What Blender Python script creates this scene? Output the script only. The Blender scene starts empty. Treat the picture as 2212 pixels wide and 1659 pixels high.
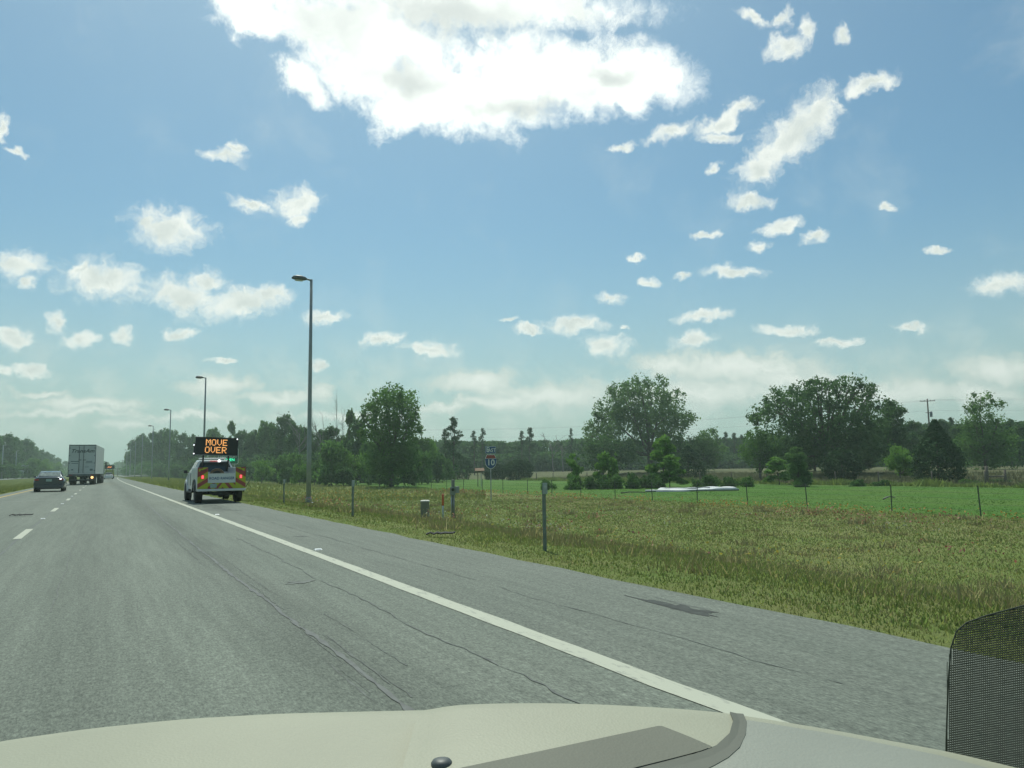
import bpy, bmesh, math, random
import numpy as np
from mathutils import Vector, Matrix, Euler

scene = bpy.context.scene
COL = scene.collection
R = math.radians

# ------------------------------------------------------------------ camera
W, H, FPX, CAM_H = 1024, 768, 768.0, 1.2
YAW, PITCH, ROLL = R(28.0925), R(6.2075), R(-0.9)
_F = np.array([math.sin(YAW)*math.cos(PITCH), math.cos(YAW)*math.cos(PITCH), math.sin(PITCH)])
_R0 = np.array([math.cos(YAW), -math.sin(YAW), 0.0])
_U0 = np.cross(_R0, _F)
_R = _R0*math.cos(ROLL) + _U0*math.sin(ROLL)
_U = -_R0*math.sin(ROLL) + _U0*math.cos(ROLL)
cd = bpy.data.cameras.new('camera'); cam = bpy.data.objects.new('camera', cd); COL.objects.link(cam)
m = Matrix(((_R[0], _U[0], -_F[0], 0), (_R[1], _U[1], -_F[1], 0), (_R[2], _U[2], -_F[2], CAM_H), (0, 0, 0, 1)))
cam.matrix_world = m
cd.sensor_width = 36; cd.lens = 36*FPX/W; cd.clip_start = 0.02; cd.clip_end = 20000
scene.camera = cam
S = 1024/2212.0

def ray(px, py):
    return _F + _R*(px - W/2)/FPX - _U*(py - H/2)/FPX
def P(x, y, depth):
    """point seen at (x, y) of the 2212-wide view, depth metres along the lens axis"""
    d = ray(x*S, y*S)
    return Vector((d[0]*depth, d[1]*depth, CAM_H + d[2]*depth))
def sstep(a, b, t):
    t = min(1, max(0, (t-a)/(b-a))); return t*t*(3-2*t)
def terr(x, y):
    if x > 0:
        g = sstep(55, 115, y)
        x0 = 4.9 + 7*g; x1 = 16 + 12*g
        z = -0.03 - 1.2*sstep(x0, x1, x)
        z += 1.05*sstep(70, 110, x)
    else:
        z = -0.03 - 0.35*sstep(6, 12, -x) + 0.35*sstep(14, 21, -x)
    return z
def G(x, depth):
    """ground point in the picture column x at that depth"""
    d = ray(x*S, 468.0)
    k = depth/float(np.dot(d, _F))
    X, Y = d[0]*k, d[1]*k
    return Vector((X, Y, terr(X, Y)))
def ztop(x, y, depth):
    return P(x, y, depth).z

# ------------------------------------------------------------------ light, sky, exposure
SUN_EL, SUN_AZ = R(60), R(15)
w = bpy.data.worlds.new('World'); scene.world = w; w.use_nodes = True
nt = w.node_tree; nt.nodes.clear()
N = lambda t, **k: _mk(nt, t, **k)
def _mk(tree, t, **k):
    n = tree.nodes.new(t)
    for a, v in k.items(): setattr(n, a, v)
    return n
def link(a, b): nt.links.new(a, b)
def math_(op, a, b=None, c=None):
    n = nt.nodes.new('ShaderNodeMath'); n.operation = op
    for i, v in enumerate((a, b, c)):
        if v is None: continue
        if isinstance(v, (int, float)): n.inputs[i].default_value = v
        else: nt.links.new(v, n.inputs[i])
    return n.outputs[0]
def mixc(fac, a, b, blend='MIX'):
    n = nt.nodes.new('ShaderNodeMix'); n.data_type = 'RGBA'; n.blend_type = blend
    for s, v in ((n.inputs[0], fac), (n.inputs[6], a), (n.inputs[7], b)):
        if isinstance(v, (int, float)): s.default_value = v
        elif isinstance(v, tuple): s.default_value = (*v, 1)
        else: nt.links.new(v, s)
    return n.outputs[2]
def smooth(v, a, b):
    n = nt.nodes.new('ShaderNodeMapRange'); n.interpolation_type = 'SMOOTHSTEP'
    nt.links.new(v, n.inputs[0]); n.inputs[1].default_value = a; n.inputs[2].default_value = b
    return n.outputs[0]
sky = N('ShaderNodeTexSky'); sky.sky_type = 'NISHITA'; sky.sun_disc = False
sky.sun_elevation = SUN_EL; sky.sun_rotation = SUN_AZ
sky.air_density = 1.0; sky.dust_density = 1.0; sky.ozone_density = 1.0
tc = N('ShaderNodeTexCoord')
sep = N('ShaderNodeSeparateXYZ'); link(tc.outputs['Generated'], sep.inputs[0])
az = math_('MULTIPLY', math_('ARCTAN2', sep.outputs[0], sep.outputs[1]), 180/math.pi)
el = math_('MULTIPLY', math_('ARCSINE', sep.outputs[2]), 180/math.pi)
comb = N('ShaderNodeCombineXYZ'); link(az, comb.inputs[0]); link(el, comb.inputs[1])
def noise(vec, scale, detail, rough=0.55, dim='3D', out=0):
    n = nt.nodes.new('ShaderNodeTexNoise'); n.noise_dimensions = dim
    nt.links.new(vec, n.inputs['Vector']); n.inputs['Scale'].default_value = scale
    n.inputs['Detail'].default_value = detail; n.inputs['Roughness'].default_value = rough
    return n.outputs[out]
def warp(amp, scale, detail, src):
    c = noise(comb.outputs[0], scale, detail, 0.6, out=1)
    v = N('ShaderNodeVectorMath', operation='SUBTRACT'); link(c, v.inputs[0]); v.inputs[1].default_value = (.5, .5, .5)
    s_ = N('ShaderNodeVectorMath', operation='MULTIPLY'); link(v.outputs[0], s_.inputs[0]); s_.inputs[1].default_value = (amp, amp*0.8, 0)
    a_ = N('ShaderNodeVectorMath', operation='ADD'); link(src, a_.inputs[0]); link(s_.outputs[0], a_.inputs[1])
    return a_.outputs[0]
wbig = warp(7.0, 0.16, 6, comb.outputs[0])
wsmall = warp(2.6, 0.55, 6, comb.outputs[0])
def azel(x, y):
    d = ray(x*S, y*S); d = d/np.linalg.norm(d)
    return math.degrees(math.atan2(d[0], d[1])), math.degrees(math.asin(d[2]))
def ellipse(vec, x, y, rx, ry, ang=0.0):
    c = azel(x, y); a = R(ang)
    e1 = azel(x + rx*math.cos(a), y + rx*math.sin(a)); e2 = azel(x - ry*math.sin(a), y + ry*math.cos(a))
    ux, uy = e1[0]-c[0], e1[1]-c[1]; vx, vy = e2[0]-c[0], e2[1]-c[1]
    mp = nt.nodes.new('ShaderNodeMapping'); mp.vector_type = 'TEXTURE'
    mp.inputs['Location'].default_value = (c[0], c[1], 0)
    mp.inputs['Rotation'].default_value = (0, 0, math.atan2(uy, ux))
    mp.inputs['Scale'].default_value = (math.hypot(ux, uy), math.hypot(vx, vy), 1e6)
    nt.links.new(vec, mp.inputs[0])
    ln = nt.nodes.new('ShaderNodeVectorMath'); ln.operation = 'LENGTH'; nt.links.new(mp.outputs[0], ln.inputs[0])
    return ln.outputs['Value']
def union(vec, lst, k):
    # each ellipse takes the running result along in its (ignored) third coordinate, so that the shader is evaluated one after the other
    cur = None; sx = nt.nodes.new('ShaderNodeSeparateXYZ'); nt.links.new(vec, sx.inputs[0])
    for e in lst:
        cv = nt.nodes.new('ShaderNodeCombineXYZ'); nt.links.new(sx.outputs[0], cv.inputs[0]); nt.links.new(sx.outputs[1], cv.inputs[1])
        if cur is not None: nt.links.new(cur, cv.inputs[2])
        o = ellipse(cv.outputs[0], *e)
        if cur is None: cur = o
        else: cur = math_('SMOOTH_MIN', cur, o, k)
    return cur
BIG = [(1000, 205, 290, 95, 3), (1180, 165, 270, 100, 5), (1370, 170, 170, 95, 10), (900, 240, 150, 62, 5), (760, 60, 320, 85, 14),
       (1000, 10, 460, 75, 0), (540, 30, 110, 55, 15), (800, 150, 170, 80, 20), (660, 165, 60, 50, 20), (1260, 5, 60, 40, 60)]
MID = [(368, 495, 84, 45, 8), (315, 480, 28, 28), (225, 605, 95, 44, 6), (170, 580, 40, 16), (42, 573, 58, 36), (60, 612, 25, 16), (395, 640, 90, 38, 18), (450, 608, 40, 26),
       (520, 658, 98, 32, -10), (588, 638, 38, 22), (640, 440, 55, 36), (652, 474, 24, 18), (545, 447, 40, 15, 20), (483, 336, 50, 17), (512, 320, 20, 13), (5, 275, 14, 34), (35, 330, 20, 11),
       (120, 692, 25, 22), (172, 735, 42, 16), (263, 722, 25, 16), (388, 722, 34, 13), (30, 732, 40, 18), (700, 690, 46, 15, -12), (692, 787, 20, 14), (488, 777, 32, 8), (825, 735, 40, 17),
       (922, 755, 62, 15), (70, 800, 56, 14), (8, 800, 15, 13), (1240, 702, 70, 17, -5), (1140, 713, 30, 11), (1310, 748, 54, 25), (1345, 705, 12, 6), (1098, 690, 20, 7),
       (1320, 645, 30, 13), (1405, 608, 28, 13), (1580, 588, 64, 14, -5), (1475, 600, 15, 8), (1492, 735, 54, 18, -10), (1520, 683, 60, 11, -5), (1697, 712, 66, 12), (1810, 738, 48, 14, -5),
       (1970, 709, 42, 10), (2160, 615, 78, 22, -6), (1617, 438, 52, 18), (1685, 493, 45, 13, -8), (1636, 530, 22, 13), (1756, 515, 28, 17, -20), (1520, 510, 38, 8), (1368, 555, 14, 9),
       (2025, 543, 22, 9), (1915, 445, 20, 12), (1705, 300, 140, 48, -42), (1640, 360, 55, 28, -25), (1770, 245, 62, 36, -40), (1880, 180, 66, 17, -14), (1450, 285, 56, 18, -20), (1345, 318, 36, 11),
       (1560, 262, 58, 19, -25), (1605, 232, 38, 20, -15), (1560, 297, 40, 12), (1700, 105, 48, 24, -10), (1740, 65, 24, 30, 20), (1630, 45, 44, 14, 20), (1540, 365, 17, 13), (1690, 40, 14, 26, 10), (1820, 70, 14, 22)]
LOW = [(470, 833, 84, 18), (190, 870, 140, 14), (600, 860, 90, 12), (690, 845, 36, 13), (90, 848, 60, 9), (270, 915, 60, 9), (1028, 825, 96, 26), (955, 880, 70, 10), (1190, 855, 130, 24),
       (1590, 795, 220, 34, 3), (1460, 792, 90, 24), (1720, 820, 160, 22), (1900, 850, 260, 28), (2160, 800, 90, 32), (2100, 850, 120, 26), (1080, 870, 110, 16), (1500, 850, 260, 26), (420, 900, 120, 9), (760, 900, 140, 10), (150, 890, 160, 9)]
dB = math_('SUBTRACT', 1.0, union(wbig, BIG, 0.15))
dM = math_('SUBTRACT', 1.0, union(wsmall, MID, 0.05))
dL = math_('SUBTRACT', 1.0, union(wsmall, LOW, 0.10))
fine = math_('SUBTRACT', noise(wsmall, 0.75, 12, 0.68), 0.5)
fine2 = math_('SUBTRACT', noise(comb.outputs[0], 0.32, 10, 0.66), 0.5)
cB = smooth(math_('ADD', math_('ADD', dB, math_('MULTIPLY', fine2, 0.9)), math_('MULTIPLY', fine, 0.9)), -0.10, 0.55)
cM = smooth(math_('ADD', dM, math_('MULTIPLY', fine, 2.1)), -0.34, 0.70)
cL = math_('MULTIPLY', smooth(math_('ADD', dL, math_('MULTIPLY', fine, 2.0)), -0.45, 0.42), 0.96)
# the rest of the sky (not in this view) carries the same scattered fair-weather cumulus
vd = _F/np.linalg.norm(_F)
dt = N('ShaderNodeVectorMath', operation='DOT_PRODUCT'); link(tc.outputs['Generated'], dt.inputs[0]); dt.inputs[1].default_value = tuple(vd)
outside = smooth(math_('MULTIPLY', dt.outputs['Value'], -1.0), -0.72, -0.62)
pl = N('ShaderNodeVectorMath', operation='SCALE'); link(tc.outputs['Generated'], pl.inputs[0])
link(math_('DIVIDE', 1.0, math_('MAXIMUM', sep.outputs[2], 0.06)), pl.inputs['Scale'])
cO = math_('MULTIPLY', smooth(noise(pl.outputs[0], 1.3, 8, 0.55), 0.56, 0.68), outside)
cO = math_('MULTIPLY', cO, smooth(el, 2.0, 8.0))
# sky colour: the physical sky, tinted by the moist spring air, whiter towards the horizon
skyc = mixc(1.0, sky.outputs[0], (0.60, 0.915, 0.955), 'MULTIPLY')
hz = math_('POWER', smooth(math_('MULTIPLY', el, -1.0), -22.0, 3.0), 1.7)
skyc = mixc(math_('MULTIPLY', hz, 0.92), skyc, (4.9, 6.1, 5.6))
sdt = N('ShaderNodeVectorMath', operation='DOT_PRODUCT'); link(tc.outputs['Generated'], sdt.inputs[0]); sdt.inputs[1].default_value = (math.sin(SUN_AZ)*math.cos(SUN_EL), math.cos(SUN_AZ)*math.cos(SUN_EL), math.sin(SUN_EL))
gl = math_('POWER', math_('MAXIMUM', sdt.outputs['Value'], 0.0), 9.0)
skyc = mixc(math_('MULTIPLY', gl, 0.45), skyc, (8.6, 9.6, 9.4))
veil = math_('MULTIPLY', smooth(noise(wbig, 0.13, 8, 0.6), 0.50, 0.80), 0.22)
skyc = mixc(veil, skyc, (7.4, 8.2, 8.0))
band = math_('MULTIPLY', smooth(noise(wsmall, 0.30, 8, 0.6), 0.42, 0.66), smooth(math_('MULTIPLY', el, -1.0), -11.0, -3.0))
skyc = mixc(math_('MULTIPLY', band, 0.75), skyc, (7.6, 8.3, 7.8))
core = math_('MULTIPLY', smooth(dB, 0.05, 0.55), smooth(noise(wbig, 0.10, 7, 0.55), 0.36, 0.78))
grey = math_('SUBTRACT', 1.0, union(wbig, [(970, 30, 300, 75, 3), (905, 180, 120, 60, 5), (1120, 235, 150, 40, 0), (1330, 165, 90, 40, 0)], 0.1))
core = math_('MAXIMUM', math_('MULTIPLY', core, 0.7), math_('MULTIPLY', smooth(math_('ADD', grey, math_('MULTIPLY', fine2, 0.8)), -0.05, 0.95), 0.85))
bigc = mixc(core, (12.4, 12.8, 12.2), (6.6, 7.2, 7.0))
inM = smooth(math_('ADD', dM, math_('MULTIPLY', math_('SUBTRACT', noise(comb.outputs[0], 0.35, 6, 0.6), 0.5), 2.0)), 0.15, 1.1)
midc = mixc(inM, (9.9, 10.3, 9.7), (7.3, 7.9, 7.5))
lowc = mixc(smooth(math_('ADD', dL, math_('MULTIPLY', fine, 1.6)), 0.0, 1.0), (6.9, 7.7, 7.2), (9.4, 9.8, 9.2))
c = mixc(cL, skyc, lowc)
c = mixc(math_('MULTIPLY', cM, 0.97), c, midc)
c = mixc(cB, c, bigc)
c = mixc(cO, c, (9.0, 9.4, 8.8))
bg = N('ShaderNodeBackground'); link(c, bg.inputs[0]); bg.inputs[1].default_value = 0.1
wo = N('ShaderNodeOutputWorld'); link(bg.outputs[0], wo.inputs[0])
w.cycles.sampling_method = 'MANUAL'; w.cycles.sample_map_resolution = 1024

sl = bpy.data.lights.new('sun', 'SUN'); so = bpy.data.objects.new('sun', sl); COL.objects.link(so)
sdir = Vector((math.sin(SUN_AZ)*math.cos(SUN_EL), math.cos(SUN_AZ)*math.cos(SUN_EL), math.sin(SUN_EL)))
so.rotation_euler = (-sdir).to_track_quat('-Z', 'Y').to_euler()
so.location = (0, 0, 60)
sl.energy = 3.6; sl.angle = R(0.5); sl.color = (0.98, 1.0, 0.88)
scene.view_settings.view_transform = 'Standard'; scene.view_settings.look = 'None'
scene.view_settings.gamma = 1; scene.view_settings.use_curve_mapping = False
scene.view_settings.exposure = 0.0
scene.render.engine = 'CYCLES'
scene.cycles.use_denoising = True
scene.cycles.max_bounces = 6; scene.cycles.diffuse_bounces = 3; scene.cycles.glossy_bounces = 3
scene.cycles.transmission_bounces = 4; scene.cycles.transparent_max_bounces = 6; scene.cycles.volume_bounces = 0

# ------------------------------------------------------------------ materials
MATS = {}
def mat(name, col, rough=0.6, metal=0.0, var=0.12, scale=3.0, bump=0.0, bscale=40.0, spec=0.5, transl=0.0, emit=None, estr=0.0, coat=0.0, hue=None, coord='Object'):
    if name in MATS: return MATS[name]
    ma = bpy.data.materials.new(name); ma.use_nodes = True; t = ma.node_tree; MATS[name] = ma
    b = t.nodes['Principled BSDF']; out = t.nodes['Material Output']
    tcn = t.nodes.new('ShaderNodeTexCoord')
    nz = t.nodes.new('ShaderNodeTexNoise'); nz.inputs['Scale'].default_value = scale; nz.inputs['Detail'].default_value = 5
    t.links.new(tcn.outputs[coord], nz.inputs['Vector'])
    rp = t.nodes.new('ShaderNodeValToRGB')
    lo = tuple(max(0, c_*(1-var)) for c_ in col); hi = tuple(c_*(1+var) for c_ in (hue or col))
    rp.color_ramp.elements[0].position = 0.33; rp.color_ramp.elements[0].color = (*lo, 1)
    rp.color_ramp.elements[1].position = 0.67; rp.color_ramp.elements[1].color = (*hi, 1)
    t.links.new(nz.outputs[0], rp.inputs[0]); t.links.new(rp.outputs[0], b.inputs['Base Color'])
    b.inputs['Roughness'].default_value = rough; b.inputs['Metallic'].default_value = metal
    b.inputs['Specular IOR Level'].default_value = spec; b.inputs['Coat Weight'].default_value = coat
    if bump:
        n2 = t.nodes.new('ShaderNodeTexNoise'); n2.inputs['Scale'].default_value = bscale; n2.inputs['Detail'].default_value = 4
        t.links.new(tcn.outputs[coord], n2.inputs['Vector'])
        bp = t.nodes.new('ShaderNodeBump'); bp.inputs['Strength'].default_value = bump; bp.inputs['Distance'].default_value = 0.02
        t.links.new(n2.outputs[0], bp.inputs['Height']); t.links.new(bp.outputs[0], b.inputs['Normal'])
    if emit:
        b.inputs['Emission Color'].default_value = (*emit, 1); b.inputs['Emission Strength'].default_value = estr
    if transl:
        tr = t.nodes.new('ShaderNodeBsdfTranslucent'); t.links.new(rp.outputs[0], tr.inputs[0])
        mx = t.nodes.new('ShaderNodeMixShader'); mx.inputs[0].default_value = transl
        t.links.new(b.outputs[0], mx.inputs[1]); t.links.new(tr.outputs[0], mx.inputs[2]); t.links.new(mx.outputs[0], out.inputs[0])
    return ma

def leafmat(name, col, hue, transl=0.5):
    k3 = (1.24, 1.45, 1.0); col = tuple(a*b for a, b in zip(col, k3)); hue = tuple(a*b for a, b in zip(hue, k3))
    return mat(name, col, 0.75, var=0.25, scale=0.45, spec=0.12, transl=transl, hue=hue)
L_MID = leafmat('leaf_mid_green', (0.066, 0.125, 0.044), (0.100, 0.165, 0.058))
L_DARK = leafmat('leaf_dark_green', (0.046, 0.090, 0.040), (0.072, 0.122, 0.052))
L_OAK = leafmat('leaf_oak_green', (0.078, 0.132, 0.058), (0.108, 0.165, 0.072))
L_LIGHT = leafmat('leaf_light_green', (0.100, 0.185, 0.050), (0.145, 0.225, 0.062), 0.4)
L_JUN = leafmat('juniper_green', (0.030, 0.058, 0.032), (0.040, 0.072, 0.036), 0.2)
L_PINE = leafmat('pine_green', (0.036, 0.068, 0.036), (0.052, 0.085, 0.045), 0.2)
BARK = mat('bark', (0.10, 0.085, 0.065), 0.9, var=0.3, scale=4, bump=0.5, bscale=12)
DEADWOOD = mat('dead_wood', (0.20, 0.185, 0.165), 0.9, var=0.25, scale=4)
GALV = mat('galvanized_steel', (0.34, 0.36, 0.36), 0.5, 0.55, var=0.12, scale=2.5)
POLEM = mat('lamp_pole_metal', (0.27, 0.30, 0.30), 0.5, 0.25, var=0.15, scale=1.5)
HEADM = mat('lamp_head_grey', (0.10, 0.115, 0.115), 0.5, 0.2, var=0.1)
LENS = mat('lamp_lens', (0.45, 0.46, 0.44), 0.2, var=0.05)
TIMBER = mat('weathered_timber', (0.14, 0.12, 0.095), 0.9, var=0.25, scale=6, bump=0.3)
WHITE = mat('white_paint', (0.72, 0.74, 0.72), 0.35, var=0.05, scale=1.5, coat=0.2)
OFFW = mat('dirty_white', (0.60, 0.62, 0.60), 0.55, var=0.10, scale=1.2)
BLACK = mat('black_plastic', (0.022, 0.023, 0.024), 0.55, var=0.2)
RUBBER = mat('tyre_rubber', (0.028, 0.028, 0.028), 0.85, var=0.2)
RIM = mat('steel_rim', (0.42, 0.43, 0.43), 0.35, 0.7, var=0.1)
GLASS = mat('dark_glass', (0.030, 0.040, 0.042), 0.06, var=0.1, spec=0.8)
CHROME = mat('bright_trim', (0.6, 0.61, 0.62), 0.2, 0.9, var=0.05)
REDL = mat('red_lens', (0.30, 0.02, 0.025), 0.25, var=0.1)
REDLIT = mat('lit_red_lamp', (0.5, 0.03, 0.04), 0.3, emit=(1.0, 0.12, 0.14), estr=2.2)
REDGLOW = mat('red_lamp_rim', (0.45, 0.02, 0.03), 0.3, emit=(1.0, 0.02, 0.04), estr=0.35)
WHITELIT = mat('white_lamp_and_glint', (0.9, 0.9, 0.9), 0.3, emit=(0.95, 0.97, 1.0), estr=2.5)
AMBERLIT = mat('lit_amber_dots', (0.5, 0.25, 0.05), 0.4, emit=(1.0, 0.46, 0.15), estr=1.05)
ORANGELIT = mat('lit_orange', (0.5, 0.2, 0.05), 0.4, emit=(1.0, 0.33, 0.12), estr=0.9)
GREENLIT = mat('lit_green_dots', (0.02, 0.4, 0.2), 0.4, emit=(0.04, 0.80, 0.38), estr=1.5)
YEL = mat('yellow_reflective', (0.42, 0.45, 0.02), 0.45, var=0.05)
REDS = mat('red_reflective', (0.30, 0.055, 0.045), 0.45, var=0.08)
BLUETXT = mat('blue_lettering', (0.035, 0.10, 0.22), 0.5, var=0.05)
PLATE = mat('number_plate', (0.30, 0.40, 0.34), 0.5, var=0.15, scale=30)
SIGNG = mat('sign_green', (0.015, 0.13, 0.075), 0.45, var=0.06)
SIGNW = mat('sign_white', (0.62, 0.66, 0.62), 0.45, var=0.05)
SIGNB = mat('sign_blue', (0.02, 0.07, 0.19), 0.45, var=0.06)
SIGNR = mat('sign_red', (0.27, 0.05, 0.04), 0.45, var=0.06)
SEDAN = mat('sedan_paint', (0.035, 0.048, 0.062), 0.25, 0.3, var=0.08, coat=0.8)

# ------------------------------------------------------------------ builders
def tag(o, label=None, cat=None, group=None, kind=None):
    if label: o['label'] = label
    if cat: o['category'] = cat
    if group: o['group'] = group
    if kind: o['kind'] = kind
    return o
def thing(name, label, cat, loc=(0, 0, 0), rz=0.0, group=None):
    o = bpy.data.objects.new(name, None); COL.objects.link(o); o.location = loc; o.rotation_euler = (0, 0, rz)
    o.empty_display_size = 0.2
    return tag(o, label, cat, group)
class MB:
    def __init__(s): s.v = []; s.f = []; s.sm = []
    def add(s, vs, fs, sm=False):
        b = len(s.v); s.v += [tuple(x) for x in vs]; s.f += [tuple(b+i for i in f) for f in fs]; s.sm += [sm]*len(fs); return s
    def box(s, c, d, rot=None):
        x, y, z = d[0]/2, d[1]/2, d[2]/2
        vs = [Vector(p) for p in ((-x, -y, -z), (x, -y, -z), (x, y, -z), (-x, y, -z), (-x, -y, z), (x, -y, z), (x, y, z), (-x, y, z))]
        if rot: e = Euler(rot).to_matrix(); vs = [e @ p for p in vs]
        c = Vector(c)
        return s.add([p+c for p in vs], [(3, 2, 1, 0), (4, 5, 6, 7), (0, 1, 5, 4), (1, 2, 6, 5), (2, 3, 7, 6), (3, 0, 4, 7)])
    def tube(s, pts, rad, seg=8, cap=True, sm=True):
        pts = [Vector(p) for p in pts]
        if isinstance(rad, (int, float)): rad = [rad]*len(pts)
        vs = []; n = len(pts); prev = None
        for i, p in enumerate(pts):
            t = (pts[min(i+1, n-1)] - pts[max(i-1, 0)]).normalized()
            ref = prev if prev is not None else (Vector((1, 0, 0)) if abs(t.x) < 0.9 else Vector((0, 1, 0)))
            u = (ref - t*ref.dot(t)).normalized(); prev = u; q = t.cross(u)
            for k in range(seg):
                a = 2*math.pi*k/seg
                vs.append(p + (u*math.cos(a) + q*math.sin(a))*rad[i])
        fs = [(i*seg+k, i*seg+(k+1) % seg, (i+1)*seg+(k+1) % seg, (i+1)*seg+k) for i in range(n-1) for k in range(seg)]
        s.add(vs, fs, sm)
        if cap:
            b = len(s.v) - n*seg
            s.f.append(tuple(b+k for k in range(seg-1, -1, -1))); s.sm.append(False)
            s.f.append(tuple(b+(n-1)*seg+k for k in range(seg))); s.sm.append(False)
        return s
    def prism(s, poly, axis, a, b):
        """poly of 2d points extruded along axis from a to b; axis x: (y,z), y: (x,z), z: (x,y)"""
        def pt(p, t): return {'x': (t, p[0], p[1]), 'y': (p[0], t, p[1]), 'z': (p[0], p[1], t)}[axis]
        n = len(poly); vs = [pt(p, a) for p in poly] + [pt(p, b) for p in poly]
        fs = [tuple(range(n-1, -1, -1)), tuple(range(n, 2*n))] + [(i, (i+1) % n, n+(i+1) % n, n+i) for i in range(n)]
        return s.add(vs, fs)
    def loft(s, rings, close=True, cap=True, sm=True):
        n = len(rings[0]); vs = [p for r in rings for p in r]
        fs = [(i*n+k, i*n+(k+1) % n, (i+1)*n+(k+1) % n, (i+1)*n+k) for i in range(len(rings)-1) for k in range(n if close else n-1)]
        s.add(vs, fs, sm)
        if cap:
            b = len(s.v) - n*len(rings)
            s.f.append(tuple(b+k for k in range(n-1, -1, -1))); s.sm.append(False)
            s.f.append(tuple(b+(len(rings)-1)*n+k for k in range(n))); s.sm.append(False)
        return s
    def lathe(s, prof, c=(0, 0, 0), seg=16, axis='z', sm=True):
        rings = []
        for r, h in prof:
            ring = []
            for k in range(seg):
                a = 2*math.pi*k/seg; x, y = r*math.cos(a), r*math.sin(a)
                p = {'z': (x, y, h), 'x': (h, x, y), 'y': (y, h, x)}[axis]
                ring.append((p[0]+c[0], p[1]+c[1], p[2]+c[2]))
            rings.append(ring)
        return s.loft(rings, sm=sm)
    def build(s, name, ma, parent=None, bevel=0.0, loc=None, fix=True):
        me = bpy.data.meshes.new(name); me.from_pydata(s.v, [], s.f)
        me.polygons.foreach_set('use_smooth', s.sm); me.materials.append(ma); me.update()
        if fix:
            bm = bmesh.new(); bm.from_mesh(me); bmesh.ops.recalc_face_normals(bm, faces=bm.faces); bm.to_mesh(me); bm.free()
        o = bpy.data.objects.new(name, me); COL.objects.link(o)
        if parent: o.parent = parent
        if loc: o.location = loc
        if bevel:
            md = o.modifiers.new('bevel', 'BEVEL'); md.width = bevel; md.segments = 2; md.limit_method = 'ANGLE'; md.angle_limit = R(40)
        return o
def fastmesh(name, V, Fq, ma, parent=None, nv=4):
    """numpy mesh: V (n,3), faces of nv corners each in vertex order"""
    me = bpy.data.meshes.new(name); nf = len(Fq)
    me.vertices.add(len(V)); me.vertices.foreach_set('co', np.asarray(V, np.float32).ravel())
    me.loops.add(nf*nv); me.loops.foreach_set('vertex_index', np.asarray(Fq, np.int32).ravel())
    me.polygons.add(nf); me.polygons.foreach_set('loop_start', np.arange(0, nf*nv, nv, dtype=np.int32))
    me.polygons.foreach_set('loop_total', np.full(nf, nv, np.int32))
    me.materials.append(ma); me.update(calc_edges=True)
    o = bpy.data.objects.new(name, me); COL.objects.link(o)
    if parent: o.parent = parent
    return o
def lettering(text, size, ma, parent, loc, rot, name='lettering', sx=1.0, shear=0.0, depth=0.002, spacing=1.0):
    c_ = bpy.data.curves.new(name, 'FONT'); c_.body = text; c_.size = size; c_.align_x = 'CENTER'; c_.align_y = 'CENTER'
    c_.extrude = depth; c_.shear = shear; c_.space_character = spacing; c_.offset = size*0.018; c_.resolution_u = 3
    tmp = bpy.data.objects.new('tmp', c_); COL.objects.link(tmp); dg = bpy.context.evaluated_depsgraph_get(); dg.update()
    me = bpy.data.meshes.new_from_object(tmp.evaluated_get(dg)); bpy.data.objects.remove(tmp); bpy.data.curves.remove(c_)
    me.materials.clear(); me.materials.append(ma)
    o = bpy.data.objects.new(name, me); COL.objects.link(o); o.parent = parent; o.location = loc; o.rotation_euler = rot; o.scale = (sx, 1, 1)
    return o
def copy_thing(src, loc, rz=0.0, label=None, scale=None):
    r_ = src.copy(); COL.objects.link(r_); r_.location = loc; r_.rotation_euler = (0, 0, rz)
    if scale: r_.scale = scale
    if label: r_['label'] = label
    for ch in list(src.children):
        c_ = ch.copy(); COL.objects.link(c_); c_.parent = r_
        for g in ch.children:
            d_ = g.copy(); COL.objects.link(d_); d_.parent = c_
    return r_

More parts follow.
